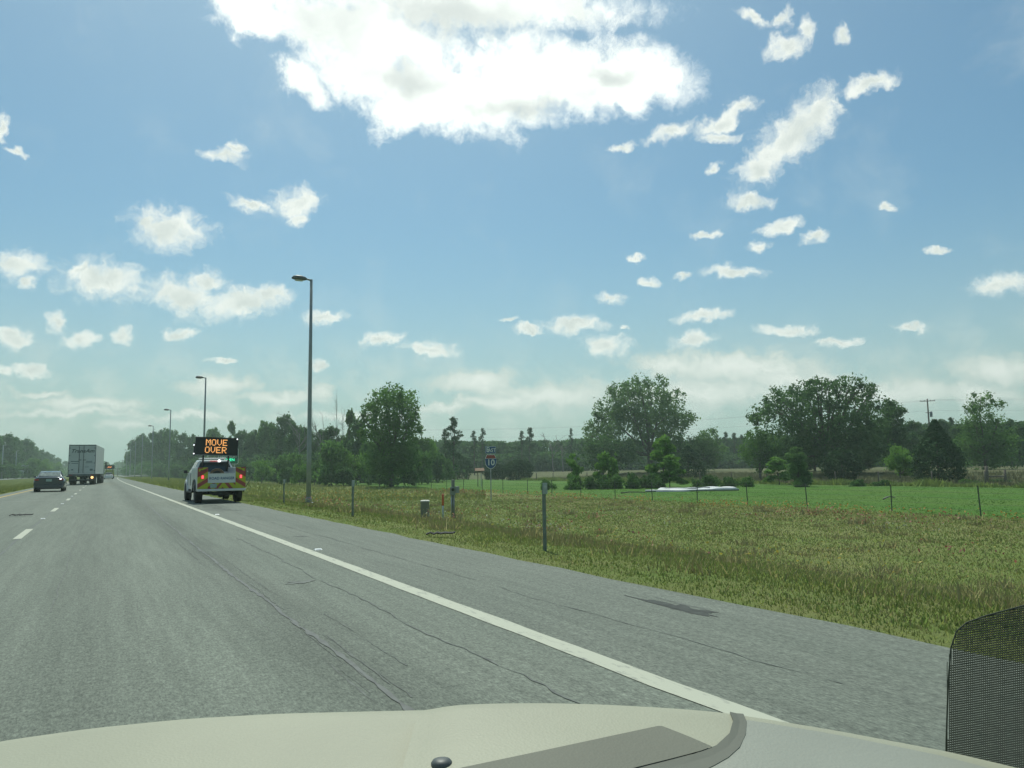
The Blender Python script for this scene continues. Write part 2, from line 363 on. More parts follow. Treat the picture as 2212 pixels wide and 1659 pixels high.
# ------------------------------------------------------------------ ground
def ground_material():
    ma = bpy.data.materials.new('ground_grass'); ma.use_nodes = True; t = ma.node_tree
    b = t.nodes['Principled BSDF']; b.inputs['Roughness'].default_value = 0.95; b.inputs['Specular IOR Level'].default_value = 0.1
    g = t.nodes.new('ShaderNodeNewGeometry'); sp = t.nodes.new('ShaderNodeSeparateXYZ'); t.links.new(g.outputs['Position'], sp.inputs[0])
    def nz(scale, detail=6, rough=0.6, stretch=(1, 1, 1)):
        mp = t.nodes.new('ShaderNodeMapping'); mp.inputs['Scale'].default_value = stretch; t.links.new(g.outputs['Position'], mp.inputs[0])
        n = t.nodes.new('ShaderNodeTexNoise'); n.inputs['Scale'].default_value = scale; n.inputs['Detail'].default_value = detail; n.inputs['Roughness'].default_value = rough
        t.links.new(mp.outputs[0], n.inputs['Vector']); return n.outputs[0]
    def M(op, a, b_, c_=None):
        n = t.nodes.new('ShaderNodeMath'); n.operation = op
        for i, v in enumerate((a, b_, c_)):
            if v is None: continue
            if isinstance(v, (int, float)): n.inputs[i].default_value = v
            else: t.links.new(v, n.inputs[i])
        return n.outputs[0]
    def SM(v, a, b_):
        n = t.nodes.new('ShaderNodeMapRange'); n.interpolation_type = 'SMOOTHSTEP'; t.links.new(v, n.inputs[0]); n.inputs[1].default_value = a; n.inputs[2].default_value = b_; return n.outputs[0]
    def MX(f, a, b_):
        n = t.nodes.new('ShaderNodeMix'); n.data_type = 'RGBA'
        for s_, v in ((n.inputs[0], f), (n.inputs[6], a), (n.inputs[7], b_)):
            if isinstance(v, (int, float)): s_.default_value = v
            elif isinstance(v, tuple): s_.default_value = (*v, 1)
            else: t.links.new(v, s_)
        return n.outputs[2]
    X = M('ADD', sp.outputs[0], M('MULTIPLY', M('SUBTRACT', nz(0.25, 4), 0.5), 3.0))
    verge = MX(SM(nz(0.33, 6, 0.65), 0.38, 0.64), (0.160, 0.215, 0.056), (0.205, 0.220, 0.078))
    verge = MX(M('MULTIPLY', SM(nz(0.8, 8, 0.7), 0.45, 0.68), 0.6), verge, (0.125, 0.205, 0.048))
    verge = MX(M('MULTIPLY', SM(nz(9, 6, 0.7), 0.45, 0.62), 0.35), verge, (0.19, 0.175, 0.085))
    lawn = MX(SM(nz(0.12, 5, 0.6, (1, 0.5, 1)), 0.35, 0.65), (0.072, 0.170, 0.026), (0.098, 0.182, 0.034))
    lawn = MX(M('MULTIPLY', SM(nz(5, 5, 0.7), 0.4, 0.7), 0.35), lawn, (0.085, 0.120, 0.035))
    field = MX(SM(nz(0.2, 6, 0.65, (1, 0.4, 1)), 0.35, 0.65), (0.135, 0.132, 0.070), (0.108, 0.124, 0.056))
    pinkish = M('MULTIPLY', M('MULTIPLY', SM(X, 22, 29), SM(nz(0.5, 6, 0.7), 0.42, 0.62)), 0.5)
    verge = MX(pinkish, verge, (0.175, 0.105, 0.060))
    near = MX(SM(X, 32.5, 34.5), verge, lawn)
    right = MX(SM(X, 70, 73), near, field)
    med = MX(SM(nz(0.3, 6, 0.65), 0.38, 0.64), (0.130, 0.180, 0.046), (0.170, 0.190, 0.068))
    colr = MX(SM(sp.outputs[0], -1, 1), med, right)
    t.links.new(colr, b.inputs['Base Color'])
    bp = t.nodes.new('ShaderNodeBump'); bp.inputs['Strength'].default_value = 0.8; bp.inputs['Distance'].default_value = 0.12
    t.links.new(nz(3.5, 8, 0.75), bp.inputs['Height']); t.links.new(bp.outputs[0], b.inputs['Normal'])
    return ma
xs = [-3500, -1500, -600, -200, -80, -50, -40] + list(np.arange(-36, 3, 2)) + list(np.arange(3, 40, 0.75)) + list(np.arange(40, 120, 3)) + [140, 180, 250, 400, 800, 1600, 3500]
ys = [-300, -100, -40, -20] + list(np.arange(-10, 60, 1.5)) + list(np.arange(60, 180, 4)) + [200, 240, 300, 380, 500, 700, 1000, 1600, 2500, 4000]
rng = np.random.default_rng(5)
gb = MB(); gv = []
for y in ys:
    for x in xs:
        j = 0.0
        if 5.6 < x < 60 and y < 150: j = rng.normal(0, 0.005)
        gv.append((x, y, terr(x, y) + j))
nx = len(xs)
gb.add(gv, [(j*nx+i, j*nx+i+1, (j+1)*nx+i+1, (j+1)*nx+i) for j in range(len(ys)-1) for i in range(nx-1)], True)
ground = gb.build('ground', ground_material()); tag(ground, kind='structure')

# ------------------------------------------------------------------ road
def asphalt_material():
    ma = bpy.data.materials.new('asphalt'); ma.use_nodes = True; t = ma.node_tree; b = t.nodes['Principled BSDF']
    g = t.nodes.new('ShaderNodeNewGeometry')
    def nz(scale, stretch=(1, 1, 1), detail=5, rough=0.6):
        mp = t.nodes.new('ShaderNodeMapping'); mp.inputs['Scale'].default_value = stretch; t.links.new(g.outputs['Position'], mp.inputs[0])
        n = t.nodes.new('ShaderNodeTexNoise'); n.inputs['Scale'].default_value = scale; n.inputs['Detail'].default_value = detail; n.inputs['Roughness'].default_value = rough
        t.links.new(mp.outputs[0], n.inputs['Vector']); return n.outputs[0]
    def ramp(v, p0, c0, p1, c1):
        r_ = t.nodes.new('ShaderNodeValToRGB'); r_.color_ramp.elements[0].position = p0; r_.color_ramp.elements[0].color = (*c0, 1)
        r_.color_ramp.elements[1].position = p1; r_.color_ramp.elements[1].color = (*c1, 1); t.links.new(v, r_.inputs[0]); return r_.outputs[0]
    def mul(a, b_, f=1.0):
        n = t.nodes.new('ShaderNodeMix'); n.data_type = 'RGBA'; n.blend_type = 'MULTIPLY'; n.inputs[0].default_value = f
        t.links.new(a, n.inputs[6]); t.links.new(b_, n.inputs[7]); return n.outputs[2]
    base = ramp(nz(0.7, (1, 0.12, 1), 6), 0.35, (0.162, 0.184, 0.150), 0.68, (0.196, 0.216, 0.178))
    streak = ramp(nz(9, (1, 0.05, 1), 5, 0.7), 0.36, (0.80, 0.80, 0.80), 0.62, (1.05, 1.05, 1.05))
    fine = ramp(nz(70, (1, 0.35, 1), 3, 0.8), 0.36, (0.52, 0.53, 0.53), 0.66, (1.42, 1.42, 1.40))
    fine2 = ramp(nz(22, (1, 0.5, 1), 3, 0.8), 0.32, (0.72, 0.72, 0.72), 0.70, (1.22, 1.22, 1.20))
    c_ = mul(mul(mul(base, streak, 0.8), fine, 0.8), fine2, 0.9)
    sp = t.nodes.new('ShaderNodeSeparateXYZ'); t.links.new(g.outputs['Position'], sp.inputs[0])
    def mth(op, a, b_):
        n = t.nodes.new('ShaderNodeMath'); n.operation = op
        for i_, v in enumerate((a, b_)):
            if isinstance(v, (int, float)): n.inputs[i_].default_value = v
            elif v is not None: t.links.new(v, n.inputs[i_])
        return n.outputs[0]
    wob = mth('MULTIPLY', mth('SUBTRACT', nz(1.2, (1, 0.08, 1), 4), 0.5), 0.9)
    for xc, wdt, dk in ((1.42, 0.55, 0.80), (-0.15, 0.50, 0.90), (-2.4, 0.5, 0.90), (-4.0, 0.5, 0.90), (0.65, 0.35, 1.07)):
        dd = mth('ABSOLUTE', mth('ADD', mth('SUBTRACT', sp.outputs[0], xc), wob), None)
        q = t.nodes.new('ShaderNodeMapRange'); q.interpolation_type = 'SMOOTHSTEP'; t.links.new(dd, q.inputs[0]); q.inputs[1].default_value = 0.0; q.inputs[2].default_value = wdt; q.inputs[3].default_value = dk; q.inputs[4].default_value = 1.0
        cc = t.nodes.new('ShaderNodeCombineColor')
        for i_ in range(3): t.links.new(q.outputs[0], cc.inputs[i_])
        c_ = mul(c_, cc.outputs[0])
    mr = t.nodes.new('ShaderNodeMapRange'); t.links.new(sp.outputs[0], mr.inputs[0]); mr.inputs[1].default_value = 2.78; mr.inputs[2].default_value = 2.86
    sh = t.nodes.new('ShaderNodeMix'); sh.data_type = 'RGBA'; t.links.new(mr.outputs[0], sh.inputs[0]); t.links.new(c_, sh.inputs[6])
    tint = t.nodes.new('ShaderNodeMix'); tint.data_type = 'RGBA'; tint.blend_type = 'MULTIPLY'; tint.inputs[0].default_value = 1; t.links.new(c_, tint.inputs[6]); tint.inputs[7].default_value = (0.96, 0.95, 0.96, 1)
    t.links.new(tint.outputs[2], sh.inputs[7]); t.links.new(sh.outputs[2], b.inputs['Base Color'])
    b.inputs['Roughness'].default_value = 0.82; b.inputs['Specular IOR Level'].default_value = 0.3
    bp = t.nodes.new('ShaderNodeBump'); bp.inputs['Strength'].default_value = 0.5; bp.inputs['Distance'].default_value = 0.006
    t.links.new(nz(60, (1, 0.6, 1), 4, 0.7), bp.inputs['Height']); t.links.new(bp.outputs[0], b.inputs['Normal'])
    return ma
ASPH = asphalt_material()
EDGE_X, LANE_X, YEL_X, SH_X, LSH_X = 2.78, -1.36, -4.85, 4.86, -5.6
def bend(y):      # the carriageway bends very gently to the right far ahead
    return max(0.0, min(y, 600) - 90)**2/17300.0 + (max(0, y-600)*0.059)
ry = [-40] + list(np.arange(-8, 160, 1.0)) + [180, 220, 300, 450, 700, 1100]
rng = np.random.default_rng(9)
rb = MB(); vs = []
for y in ry:
    e = SH_X + rng.normal(0, 0.025) if y < 100 else SH_X
    for x, z in ((LSH_X, -0.06), (LSH_X, 0), (-2, 0.0), (1, 0.0), (3.5, 0.0), (e, 0), (e+0.02, -0.06)): vs.append((x + bend(y), y, z))
k = 7
rb.add(vs, [(j*k+i, j*k+i+1, (j+1)*k+i+1, (j+1)*k+i) for j in range(len(ry)-1) for i in range(k-1)])
road = rb.build('road', ASPH); tag(road, kind='structure')
def paint_mat(name, col, wear):
    ma = bpy.data.materials.new(name); ma.use_nodes = True; t = ma.node_tree; b = t.nodes['Principled BSDF']
    g = t.nodes.new('ShaderNodeNewGeometry'); n = t.nodes.new('ShaderNodeTexNoise'); n.inputs['Scale'].default_value = 16; n.inputs['Detail'].default_value = 8; n.inputs['Roughness'].default_value = 0.75
    mp = t.nodes.new('ShaderNodeMapping'); mp.inputs['Scale'].default_value = (1, 0.25, 1); t.links.new(g.outputs['Position'], mp.inputs[0]); t.links.new(mp.outputs[0], n.inputs['Vector'])
    r_ = t.nodes.new('ShaderNodeValToRGB'); r_.color_ramp.elements[0].position = wear; r_.color_ramp.elements[0].color = (0.16, 0.165, 0.15, 1)
    r_.color_ramp.elements[1].position = wear + 0.16; r_.color_ramp.elements[1].color = (*col, 1); t.links.new(n.outputs[0], r_.inputs[0]); t.links.new(r_.outputs[0], b.inputs['Base Color'])
    b.inputs['Roughness'].default_value = 0.7; return ma
PW = paint_mat('worn_white_paint', (0.43, 0.44, 0.345), 0.30); PY = paint_mat('worn_yellow_paint', (0.50, 0.33, 0.07), 0.30)
def strip(name, pts, wd, z, ma, parent=road, jit=0.0, seed=1):
    r_ = np.random.default_rng(seed); b = MB(); vs = []; n = len(pts)
    for i, (x, y) in enumerate(pts):
        q = wd if isinstance(wd, (int, float)) else wd[i]
        x = x + bend(y)
        vs += [(x - q/2 + r_.normal(0, jit), y, z), (x + q/2 + r_.normal(0, jit), y, z)]
    b.add(vs, [(2*i, 2*i+1, 2*i+3, 2*i+2) for i in range(n-1)]); return b.build(name, ma, parent)
strip('edge_line', [(EDGE_X, y) for y in [-8] + list(np.arange(-2, 60, 0.5)) + [80, 100, 120, 140, 170, 200, 250, 300, 400, 600]], 0.16, 0.004, PW, jit=0.004)
strip('yellow_line', [(YEL_X, y) for y in [-8, 30, 60, 100, 130, 170, 200, 250, 300, 400, 600]], 0.15, 0.004, PY)
y = 5.3
while y < 330:
    strip('lane_dash', [(LANE_X + (0.02 if y > 40 else 0), y), (LANE_X, y + 3.0)], 0.14, 0.004, PW); y += 12.15
TAR = mat('tar', (0.080, 0.087, 0.077), 0.6, var=0.3, scale=8)
TARL = mat('faint_crack', (0.120, 0.132, 0.114), 0.8, var=0.3, scale=8)
def wander(x0, y0, y1, amp, step, seed, xf=None):
    r_ = np.random.default_rng(seed); pts = []; x = 0; yy = y0
    while yy < y1:
        x = 0.92*x + r_.normal(0, amp); base = xf(yy) if xf else x0
        pts.append((base + x, yy)); yy += step*(1 + yy*0.02)
    return pts
p_ = wander(1.41, 2.0, 170, 0.0045, 0.10, 3, lambda yy: 1.41 + 0.7*sstep(14, 60, yy)*0.9)
rw = np.random.default_rng(8)
strip('tar_crack', p_, [max(0.012, 0.030 + rw.normal(0, 0.011)) for _ in p_], 0.0038, TAR, jit=0.004, seed=4)
for i in range(26):
    q_ = np.random.default_rng(300 + i); y0 = 2.5*(9.0**q_.random()); ln = y0*q_.uniform(0.15, 0.5); off = q_.normal(0, 0.13)
    p_ = wander(1.41 + off, y0, y0 + ln, 0.004, 0.10, 30 + i, lambda yy: 1.41 + off + 0.7*sstep(14, 60, yy)*0.9)
    strip('hairline_crack', p_, [max(0.002, 0.0055 + rw.normal(0, 0.003)) for _ in p_], 0.0012 + 0.00008*i, TARL, jit=0.003, seed=40 + i)
p_ = wander(2.2, 2.4, 15, 0.012, 0.12, 77); strip('tar_crack', p_, [max(0.006, 0.014 + rw.normal(0, 0.006)) for _ in p_], 0.004, TARL, jit=0.004)
p_ = wander(LANE_X - 0.02, 6, 120, 0.01, 0.3, 78); strip('tar_crack', p_, [0.024 + abs(rw.normal(0, 0.01)) for _ in p_], 0.0025, TAR, jit=0.004)
p_ = wander(-0.35, 8, 26, 0.012, 0.2, 79); strip('hairline_crack', p_, 0.012, 0.004, TARL, jit=0.003)
p_ = wander(3.6, 3, 30, 0.012, 0.15, 80); strip('hairline_crack', p_, 0.007, 0.004, TARL, jit=0.004)
# patch of crazed cracking on the shoulder before the service truck
for i in range(10):
    y0 = 25.5 + i*0.55; b = MB(); r_ = np.random.default_rng(i); xx = 2.9 + r_.random()*0.5; vs = []
    for q in range(7): vs += [(xx + q*0.12, y0 + r_.normal(0, 0.12), 0.004), (xx + q*0.12, y0 + 0.16 + r_.normal(0, 0.12), 0.004)]
    b.add(vs, [(2*q, 2*q+2, 2*q+3, 2*q+1) for q in range(6)]); b.build('crazed_crack', TARL, road)
# dark scuff on the shoulder, pale scrape across the left lane
def blotch(name, cx, cy, lx, ly, ma, seed, z=0.004, n=26, rot=0.0, prong=0.35):
    r_ = np.random.default_rng(seed); b = MB(); pts = []
    for q in range(n):
        a = 2*math.pi*q/n; k_ = 1 + r_.normal(0, prong); px, py = lx*math.cos(a)*k_, ly*math.sin(a)*k_
        pts.append((cx + px*math.cos(rot) - py*math.sin(rot), cy + px*math.sin(rot) + py*math.cos(rot), z))
    b.add([(cx, cy, z)] + pts, [(0, 1+q, 1+(q+1) % n) for q in range(n)]); return b.build(name, ma, road)
SKID = mat('skid_black', (0.034, 0.040, 0.033), 0.8, var=0.35, scale=12)
blotch('skid_mark', 4.36, 5.22, 0.085, 0.40, SKID, 6, 0.002, prong=0.18); blotch('skid_mark', 4.42, 4.98, 0.04, 0.16, SKID, 7, 0.0026, rot=0.25); blotch('skid_mark', 4.33, 5.55, 0.02, 0.35, SKID, 8, 0.0032, rot=-0.06); blotch('skid_mark', 4.50, 5.35, 0.012, 0.4, TARL, 9, 0.0014, rot=-0.05)
SCR = mat('pale_scrape', (0.30, 0.31, 0.28), 0.8, var=0.2)
blotch('pale_scrape', -3.15, 42.6, 1.05, 0.12, SCR, 11, rot=0.35)
blotch('stain', 1.95, 8.6, 0.14, 0.10, TARL, 12); blotch('stain', 3.3, 14.5, 0.1, 0.1, TARL, 14)
# opposite carriageway and a pale ramp far ahead
b = MB(); b.add([(-34, -100, 0.02), (-23, -100, 0.02), (-23, 1100, 0.02), (-34, 1100, 0.02)], [(0, 1, 2, 3)]); o = b.build('opposite_road', ASPH); tag(o, kind='structure')
PALE = mat('pale_concrete', (0.36, 0.36, 0.33), 0.85, var=0.12, scale=0.6)
b = MB(); b.prism([(6.2, -0.3), (15.5, -0.3), (15.5, 0.55), (13, 0.52), (9, 0.25), (6.2, 0.02)], 'y', 318, 345); o = b.build('side_road', PALE); tag(o, kind='structure')

# ------------------------------------------------------------------ haze
bpy_h = MB(); bpy_h.box((0, 1500, 43.0), (7200, 5200, 90.0))
def haze():
    ma = bpy.data.materials.new('haze'); ma.use_nodes = True; t = ma.node_tree; t.nodes.remove(t.nodes['Principled BSDF'])
    v = t.nodes.new('ShaderNodeVolumePrincipled'); v.inputs['Color'].default_value = (0.80, 1.0, 0.88, 1); v.inputs['Density'].default_value = 0.0006; v.inputs['Anisotropy'].default_value = 0.35
    t.links.new(v.outputs[0], t.nodes['Material Output'].inputs['Volume']); return ma

# ------------------------------------------------------------------ trees
def leaf_quads(C, size, rng, up=0.25):
    n = len(C); d = rng.normal(size=(n, 3)); d[:, 2] += up; d /= np.linalg.norm(d, axis=1)[:, None]
    a = rng.normal(size=(n, 3)); u = np.cross(d, a); u /= np.linalg.norm(u, axis=1)[:, None]; v = np.cross(d, u)
    s = (size*rng.uniform(0.55, 1.35, n))[:, None]
    V = np.empty((n, 4, 3)); V[:, 0] = C + u*s; V[:, 1] = C + v*s*0.55; V[:, 2] = C - u*s; V[:, 3] = C - v*s*0.55
    return V.reshape(-1, 3), np.arange(n*4).reshape(-1, 4)
def lobe_points(lobes, n, rng, clump=0.30, shell=0.45, per=None):
    """lobes: rows (x,y,z,rx,ry,rz). Leaves sit in clumps scattered through every lobe, denser towards its skin."""
    L = np.array(lobes, float); wgt = (L[:, 3]*L[:, 4]*L[:, 5])**(2/3); wgt /= wgt.sum(); out = []
    for l, wg in zip(L, wgt):
        m_ = max(8, int(n*wg)); kc = max(5, per or int(m_/55)); d = rng.normal(size=(kc, 3)); d /= np.linalg.norm(d, axis=1)[:, None]
        rr = (shell + (1-shell)*rng.random(kc)**0.6)[:, None]; cc = l[:3] + d*rr*l[3:]
        idx = rng.integers(0, kc, m_); cs = clump*rng.uniform(0.6, 1.3, kc)
        pos = cc[idx] + rng.normal(size=(m_, 3))*0.6*(cs[idx][:, None])*l[3:]
        fill = rng.random(m_) < 0.42; d2 = rng.normal(size=(m_, 3)); d2 /= np.linalg.norm(d2, axis=1)[:, None]
        pos[fill] = (l[:3] + d2*(rng.random(m_)**0.45)[:, None]*l[3:]*1.02)[fill]; out.append(pos)
    return np.vstack(out)
def branchy(mb, p0, p1, r0, r1, rng, n=5, bend=0.08, seg=6):
    p0, p1 = Vector(p0), Vector(p1); ln = (p1-p0).length; pts = []; off = Vector((0, 0, 0))
    for i in range(n+1):
        t = i/n
        if 0 < i < n: off = off + Vector(rng.normal(0, bend*ln/n, 3))
        pts.append(p0.lerp(p1, t) + off*(1-t)*1.2)
    mb.tube(pts, [r0 + (r1-r0)*(i/n)**0.8 for i in range(n+1)], seg)
    return pts
def crown_trunk(name, label, cat, loc, lobes, n_leaf, leaf, lm, trunk_h, trunk_r, seed, group=None, clump=0.30, shell=0.45, limbs=9, bark=None, forks=1, limb_r=0.35, per=None):
    rng = np.random.default_rng(seed); t = thing(name, label, cat, loc, 0, group)
    Pn = lobe_points(lobes, n_leaf, rng, clump, shell, per); Pn[:, 2] = np.maximum(Pn[:, 2], 0.05)
    V, Fq = leaf_quads(Pn, leaf, rng); fastmesh('crown', V, Fq, lm, t)
    mb = MB(); zmax = max(l[2]+l[5]*0.6 for l in lobes); L = sorted(lobes, key=lambda l: -l[3]*l[4])
    top = Vector((0, 0, trunk_h)); branchy(mb, (0, 0, -0.25), top, trunk_r*1.25, trunk_r*0.8, rng, 4, 0.05, 8)
    cx = np.mean([l[0] for l in lobes]); cy = np.mean([l[1] for l in lobes])
    branchy(mb, top, (cx, cy, zmax), trunk_r*0.75, trunk_r*0.08, rng, 6, 0.12)
    idx = rng.permutation(len(lobes))[:limbs]
    for i in idx:
        l = lobes[i]; h0 = trunk_h*(0.75 + 0.3*rng.random()); st = Vector((0, 0, min(h0, trunk_h)))
        pts = branchy(mb, st, (l[0], l[1], l[2]), trunk_r*limb_r*1.4, trunk_r*0.10, rng, 6, 0.14)
        for q in range(3):
            e = Vector((l[0], l[1], l[2])) + Vector(rng.normal(0, 0.5, 3))*l[3]; branchy(mb, pts[3 + q], e, trunk_r*0.22, trunk_r*0.05, rng, 3, 0.12, 5)
    mb.build('trunk', bark or BARK, t, fix=False)
    return t
def px_lobes(x0, depth, zbase, circ, rng, flat=0.75, both=True):
    """circles of the 2212-wide view -> lobes around the trunk at column x0; spread in depth so the crown is round"""
    g = G(x0, depth); mpp = depth/FPX*S  # metres per 2212-px
    wmax = max(abs(cx - x0) + r_ for cx, cy, r_ in circ)*mpp; out = []
    vx = Vector((math.cos(YAW), -math.sin(YAW), 0)); vy = Vector((math.sin(YAW), math.cos(YAW), 0))
    for cx, cy, r_ in circ:
        lat = (cx - x0)*mpp; z = ztop(cx, cy, depth) - g.z; rr = r_*mpp
        room = math.sqrt(max(0.05, 1 - (lat/wmax)**2))*wmax*flat*0.75
        offs = (rng.uniform(0.15, 0.8)*room, -rng.uniform(0.15, 0.8)*room) if both else (rng.uniform(-0.5, 0.5)*room,)
        for of in offs:
            p = vx*lat + vy*of; out.append((p.x, p.y, z, rr*1.12, rr*1.12, rr*1.05))
    return g, out
rg = np.random.default_rng(21)
A = [(850, 848, 24), (872, 868, 26), (822, 868, 26), (800, 890, 22), (850, 895, 36), (890, 900, 20), (888, 928, 24), (830, 928, 32), (798, 940, 22), (865, 955, 33), (838, 985, 38), (880, 985, 28), (845, 1015, 32), (808, 1000, 24), (787, 905, 14)]
g, lb = px_lobes(845, 105, 0, A, rg); crown_trunk('cottonwood_tree', 'tall lone leafy tree standing right behind the nearest lamp post', 'tree', g, lb, 15000, 0.20, L_MID, 3.0, 0.34, 1, clump=0.26, shell=0.35)
Bc = [(1385, 830, 24), (1342, 850, 28), (1422, 845, 28), (1370, 872, 34), (1455, 870, 28), (1312, 888, 28), (1420, 890, 34), (1350, 905, 34), (1470, 905, 26), (1288, 925, 20), (1322, 930, 28), (1400, 925, 34), (1450, 935, 32), (1276, 942, 13), (1490, 900, 13), (1312, 965, 30), (1352, 972, 30), (1450, 965, 30), (1480, 975, 26)]
g, lb = px_lobes(1405, 160, 0, Bc, rg); crown_trunk('oak_tree', 'broad rounded oak, widest tree in the middle of the field', 'tree', g, lb, 24000, 0.27, L_OAK, 4.5, 0.62, 2, clump=0.22, shell=0.3, limbs=14)
Cc = [(1650, 890, 20), (1634, 905, 14), (1690, 868, 26), (1720, 850, 25), (1766, 835, 22), (1752, 865, 28), (1802, 840, 22), (1832, 832, 20), (1800, 872, 28), (1862, 850, 19), (1880, 852, 15), (1850, 880, 26), (1890, 880, 22), (1700, 910, 33), (1750, 912, 36), (1800, 920, 36), (1850, 920, 33), (1900, 912, 26), (1722, 950, 34), (1780, 960, 36), (1840, 960, 36), (1885, 950, 28), (1762, 978, 28), (1705, 980, 24), (1815, 976, 25), (1872, 976, 24)]
g, lb = px_lobes(1790, 110, 0, Cc, rg); crown_trunk('oak_tree', 'huge spreading dark oak left of the utility pole', 'tree', g, lb, 26000, 0.21, L_DARK, 3.2, 0.5, 3, clump=0.24, shell=0.3, limbs=14)
D = [(2130, 860, 16), (2112, 880, 14), (2152, 875, 14), (2125, 900, 22), (2160, 905, 14), (2100, 915, 16), (2130, 940, 34), (2168, 950, 28), (2092, 960, 26), (2130, 980, 34), (2165, 985, 28)]
g, lb = px_lobes(2130, 112, 0, D, rg); crown_trunk('tree', 'wispy topped tree at the right edge of the field', 'tree', g, lb, 9000, 0.18, L_MID, 2.5, 0.25, 4, clump=0.24, shell=0.3)
E1 = [(1930, 885, 20), (1950, 888, 13), (1935, 915, 22), (1925, 945, 24), (1945, 950, 20), (1930, 980, 24), (1915, 920, 18)]
g, lb = px_lobes(1925, 118, 0, E1, rg); crown_trunk('tree', 'leaning smaller tree between the huge dark oak and the utility pole', 'tree', g, lb, 7000, 0.20, L_DARK, 2.6, 0.25, 5, clump=0.22, shell=0.3)
E2 = [(1530, 945, 18), (1515, 965, 24), (1540, 975, 24), (1500, 985, 22), (1530, 995, 20)]
g, lb = px_lobes(1520, 158, 0, E2, rg); crown_trunk('tree', 'low rounded tree touching the right side of the broad oak', 'tree', g, lb, 5000, 0.24, L_OAK, 2.0, 0.25, 6)
E3 = [(1300, 965, 26), (1280, 980, 24), (1320, 985, 26), (1345, 975, 24), (1300, 995, 20)]
g, lb = px_lobes(1300, 152, 0, E3, rg); crown_trunk('tree', 'low dark tree under the left limbs of the broad oak', 'tree', g, lb, 5000, 0.24, L_DARK, 1.5, 0.22, 7)
E4 = [(1641, 945, 22), (1625, 965, 24), (1660, 962, 26), (1640, 985, 30), (1668, 985, 22)]
g, lb = px_lobes(1641, 108, 0, E4, rg); crown_trunk('tree', 'mid green bushy tree at the left foot of the huge dark oak', 'tree', g, lb, 5000, 0.17, L_MID, 1.0, 0.16, 8)

# base trees of unit size (height 1, half width 0.5 at scale 1), copied with their own scale
def unit_tree(kind, seed, n=4200):
    rng = np.random.default_rng(seed); lobes = []
    if kind == 'round':
        for i in range(20):
            a = rng.uniform(0, 6.28); h = rng.uniform(0.10, 0.88); rad = 0.34*math.sqrt(max(0.10, 1 - ((h-0.45)/0.56)**2)); q = rad*rng.uniform(0.4, 1)
            lobes.append((q*math.cos(a), q*math.sin(a), h, 0.20, 0.20, 0.135*rng.uniform(0.8, 1.2)))
        lobes.append((rng.uniform(-.1, .1), 0, 0.9, 0.14, 0.14, 0.09)); lobes.append((rng.uniform(-.15, .15), .05, 0.95, 0.08, 0.08, 0.06))
    elif kind == 'column':
        for i in range(16):
            a = rng.uniform(0, 6.28); h = rng.uniform(0.12, 0.95); rad = 0.30*(1 - 0.55*h)*rng.uniform(0.3, 1)
            lobes.append((rad*math.cos(a), rad*math.sin(a), h, 0.20*(1-0.4*h), 0.20*(1-0.4*h), 0.10))
    elif kind == 'pine':
        for i in range(22):
            a = rng.uniform(0, 6.28); h = 0.34 + 0.62*(i/21); rad = 0.30*(1 - 0.75*((h-0.4)/0.6))*rng.uniform(0.5, 1.15)
            lobes.append((rad*math.cos(a), rad*math.sin(a), h, 0.19*(1.25-0.6*h)*rng.uniform(0.6, 1.3), 0.19*(1.25-0.6*h), 0.034))
        lobes.append((0, 0, 0.96, 0.08, 0.08, 0.045))
    elif kind == 'low':
        for i in range(14):
            a = rng.uniform(0, 6.28); q = rng.uniform(0, 0.42); h = rng.uniform(0.05, 0.55)*(1.15 - q)
            lobes.append((q*math.cos(a), q*math.sin(a), h, 0.16, 0.16, 0.30*rng.uniform(0.7, 1.2)))
    elif kind == 'sap':
        for i in range(15):
            h = 0.18 + 0.78*(i/14); a = rng.uniform(0, 6.28); q = 0.36*(1 - 0.3*h)*rng.uniform(0.2, 1.1); k_ = rng.uniform(0.6, 1.35)
            lobes.append((q*math.cos(a), q*math.sin(a), h, 0.17*k_*(1.1-0.35*h), 0.17*k_*(1.1-0.35*h), 0.075*k_))
    elif kind == 'bush':
        for i in range(12):
            a = rng.uniform(0, 6.28); h = rng.uniform(0.15, 0.8); q = 0.36*math.sqrt(max(0.05, 1 - (h/1.0)**2))*rng.uniform(0.3, 1)
            lobes.append((q*math.cos(a), q*math.sin(a), h, 0.2, 0.2, 0.18))
    return lobes
SIZES = {}
def base_tree(key, kind, lm, n, leaf_h, seed, hgt, hw, trunk_h, trunk_r, **kw):
    """a real-size master tree (hgt m tall, hw m half width) at the origin; moved to its first spot when first used"""
    lobes = [(l[0]*2*hw, l[1]*2*hw, l[2]*hgt, l[3]*2*hw, l[4]*2*hw, l[5]*hgt) for l in unit_tree(kind, seed)]
    t = crown_trunk('tree', '', 'tree', (0, 0, 0), lobes, n, leaf_h, lm, trunk_h*hgt, trunk_r, seed, limbs=7, **kw)
    SIZES[key] = [t, hgt, hw, False]
for i, (kd, lm) in enumerate((('round', L_DARK), ('round', L_MID), ('round', L_DARK), ('column', L_MID), ('round', L_OAK))):
    base_tree('h%d' % i, kd, lm, 9500, 0.40, 60 + i, 16.0, 5.0, 0.25, 0.25, clump=0.28, shell=0.35)
base_tree('pine0', 'pine', L_PINE, 3000, 0.22, 71, 16.0, 3.2, 0.55, 0.20, clump=0.3, shell=0.3)
base_tree('pine1', 'pine', L_PINE, 2200, 0.22, 72, 16.0, 3.2, 0.55, 0.20, clump=0.26, shell=0.3)
base_tree('bush0', 'bush', L_MID, 4200, 0.26, 73, 6.0, 4.0, 0.15, 0.12, clump=0.32)
